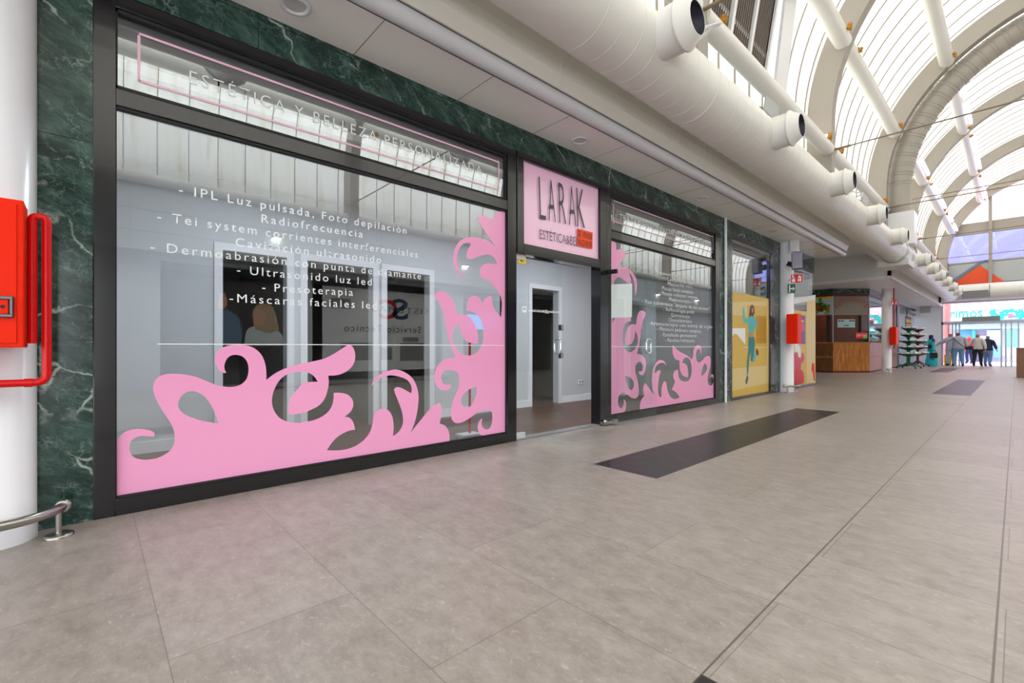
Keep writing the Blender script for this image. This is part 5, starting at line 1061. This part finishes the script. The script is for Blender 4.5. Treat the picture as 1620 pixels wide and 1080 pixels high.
    for q, s_ in (('l', -1), ('r', 1)):                 # fingers curl on from the palm
        hd = Vector(J['hd' + q][0]); w_ = Vector(J['wr' + q][0]); d = (hd - w_).normalized(); sd = d.cross(Vector((0, 1, 0)));
        if sd.length < .1: sd = Vector((1, 0, 0))
        sd.normalize(); m = MB()
        for j, L in enumerate((.055, .065, .06, .045)):
            b = hd + sd * ((j - 1.5) * .016 * k) + d * .02 * k; m.tube([b, b + d * L * .6 * k, b + d * L * k + Vector((0, .012, -.006)) * k], [.0085 * k, .008 * k, .006 * k], 6)
        b = hd - sd * s_ * .03 * k - d * .01 * k; m.tube([b, b - sd * s_ * .02 * k + d * .03 * k, b - sd * s_ * .018 * k + d * .05 * k], [.01 * k, .009 * k, .007 * k], 6)
        o = m.build('fingers', 'skinp'); o.parent = t
    return t
def cloth(n, c): return M(n, c, .85, var=.12, scale=14)
def strapped_bag(name, lb, x, y, z, w, d, h, mat, rz=0, strap=None):
    t = T(name, lb, 'bag', (x, y, z)); m = MB(); m.obox((x, y, z), (w, d, h), Matrix.Rotation(rz, 3, 'Z')); m.build('body', mat, t, bevel=.02)
    if strap:
        m = MB(); m.tube(strap, .012, 8); m.build('strap', mat, t)
    return t
NAVY = cloth('cloth_navy', (38, 48, 92)); JEAN = cloth('cloth_jeans', (112, 150, 190)); BLK = cloth('cloth_black', (36, 36, 40))
HG = M('hair_brown', (120, 84, 66), .7); HR = M('hair_auburn', (186, 118, 84), .7); HGR = M('hair_grey', (150, 140, 138), .7)
p1 = person('woman in a long turquoise dress and navy headscarf reaching to a display stand', -3.10, 33.35, 1.72, 85, dict(hand_r=(.3, .05, .92), hand_l=(-.34, .42, 1.22)), cloth('cloth_turquoise', (30, 168, 176)), None, HG, skirt=True, hijab=NAVY, width=1.05)
p2 = person('heavy man in a pale grey shirt and light jeans with a black shoulder strap', -2.12, 34.2, 1.86, 12, dict(hand_l=(-.62, .12, 1.16), hand_r=(.3, .08, .82), foot_l=(-.17, .03), foot_r=(.16, -.04)), cloth('cloth_grey', (172, 178, 190)), JEAN, HG, jz=.50, width=1.28)
p3 = person('person in a grey coat half hidden behind the man with the shoulder strap', -2.46, 34.9, 1.82, 20, dict(hand_l=(-.5, .2, 1.1)), cloth('cloth_coat', (184, 188, 200)), cloth('cloth_pale', (196, 200, 200)), HR, jz=.46, width=1.1)
p4 = person('person in a red jacket and navy trousers standing beyond the doorway', -2.0, 40.3, 1.80, 30, dict(), cloth('cloth_red', (214, 30, 54)), NAVY, HR, jz=.50)
p5 = person('woman in a cream jacket and dark leggings walking out with a black bag', -1.42, 34.9, 1.76, -8, dict(hand_r=(.3, -.02, .86), hand_l=(-.34, -.02, .92), foot_l=(-.12, -.12), foot_r=(.12, .12)), cloth('cloth_cream', (212, 206, 196)), BLK, HR, jz=.52, width=1.1)
p6 = person('grey haired man in a dark navy jacket and jeans going out of the door', -1.06, 35.35, 1.68, -20, dict(hand_r=(.34, .1, .9), foot_l=(-.12, .06), foot_r=(.12, -.08)), cloth('cloth_dark', (40, 52, 74)), JEAN, HGR, jz=.50, width=1.2)
strapped_bag('shoulder_bag', 'black shoulder bag at the side of the woman in turquoise', -3.22, 33.10, 1.05, .30, .12, .2, BLK, .3)
strapped_bag('handbag', 'black handbag hanging from the hand of the woman in turquoise', -2.98, 33.02, .58, .3, .14, .28, BLK, .2, [(-2.98 - .1, 33.02, .72), (-2.98 - .06, 33.02, .86), (-2.98 + .06, 33.02, .86), (-2.98 + .1, 33.02, .72)])
strapped_bag('shoulder_bag', 'black bag at the left hip of the woman in the cream jacket', -1.72, 34.75, .98, .26, .14, .2, BLK, .2, [(-1.68, 34.8, 1.08), (-1.58, 34.72, 1.35), (-1.5, 34.78, 1.44)])
t = T('shoulder_bag', 'dark strap and small pouch across the back of the man in pale grey', 'bag', (-2.12, 33.98, 1.2)); m = MB(); m.tube([(-2.34, 34.12, 1.56), (-2.24, 33.98, 1.42), (-2.08, 33.93, 1.24), (-1.90, 33.98, 1.05), (-1.80, 34.12, .98)], .016, 8); m.build('strap', BLK, t); m = MB(); m.obox((-1.78, 34.2, .95), (.1, .22, .18), Matrix.Identity(3)); m.build('body', BLK, t, bevel=.02)
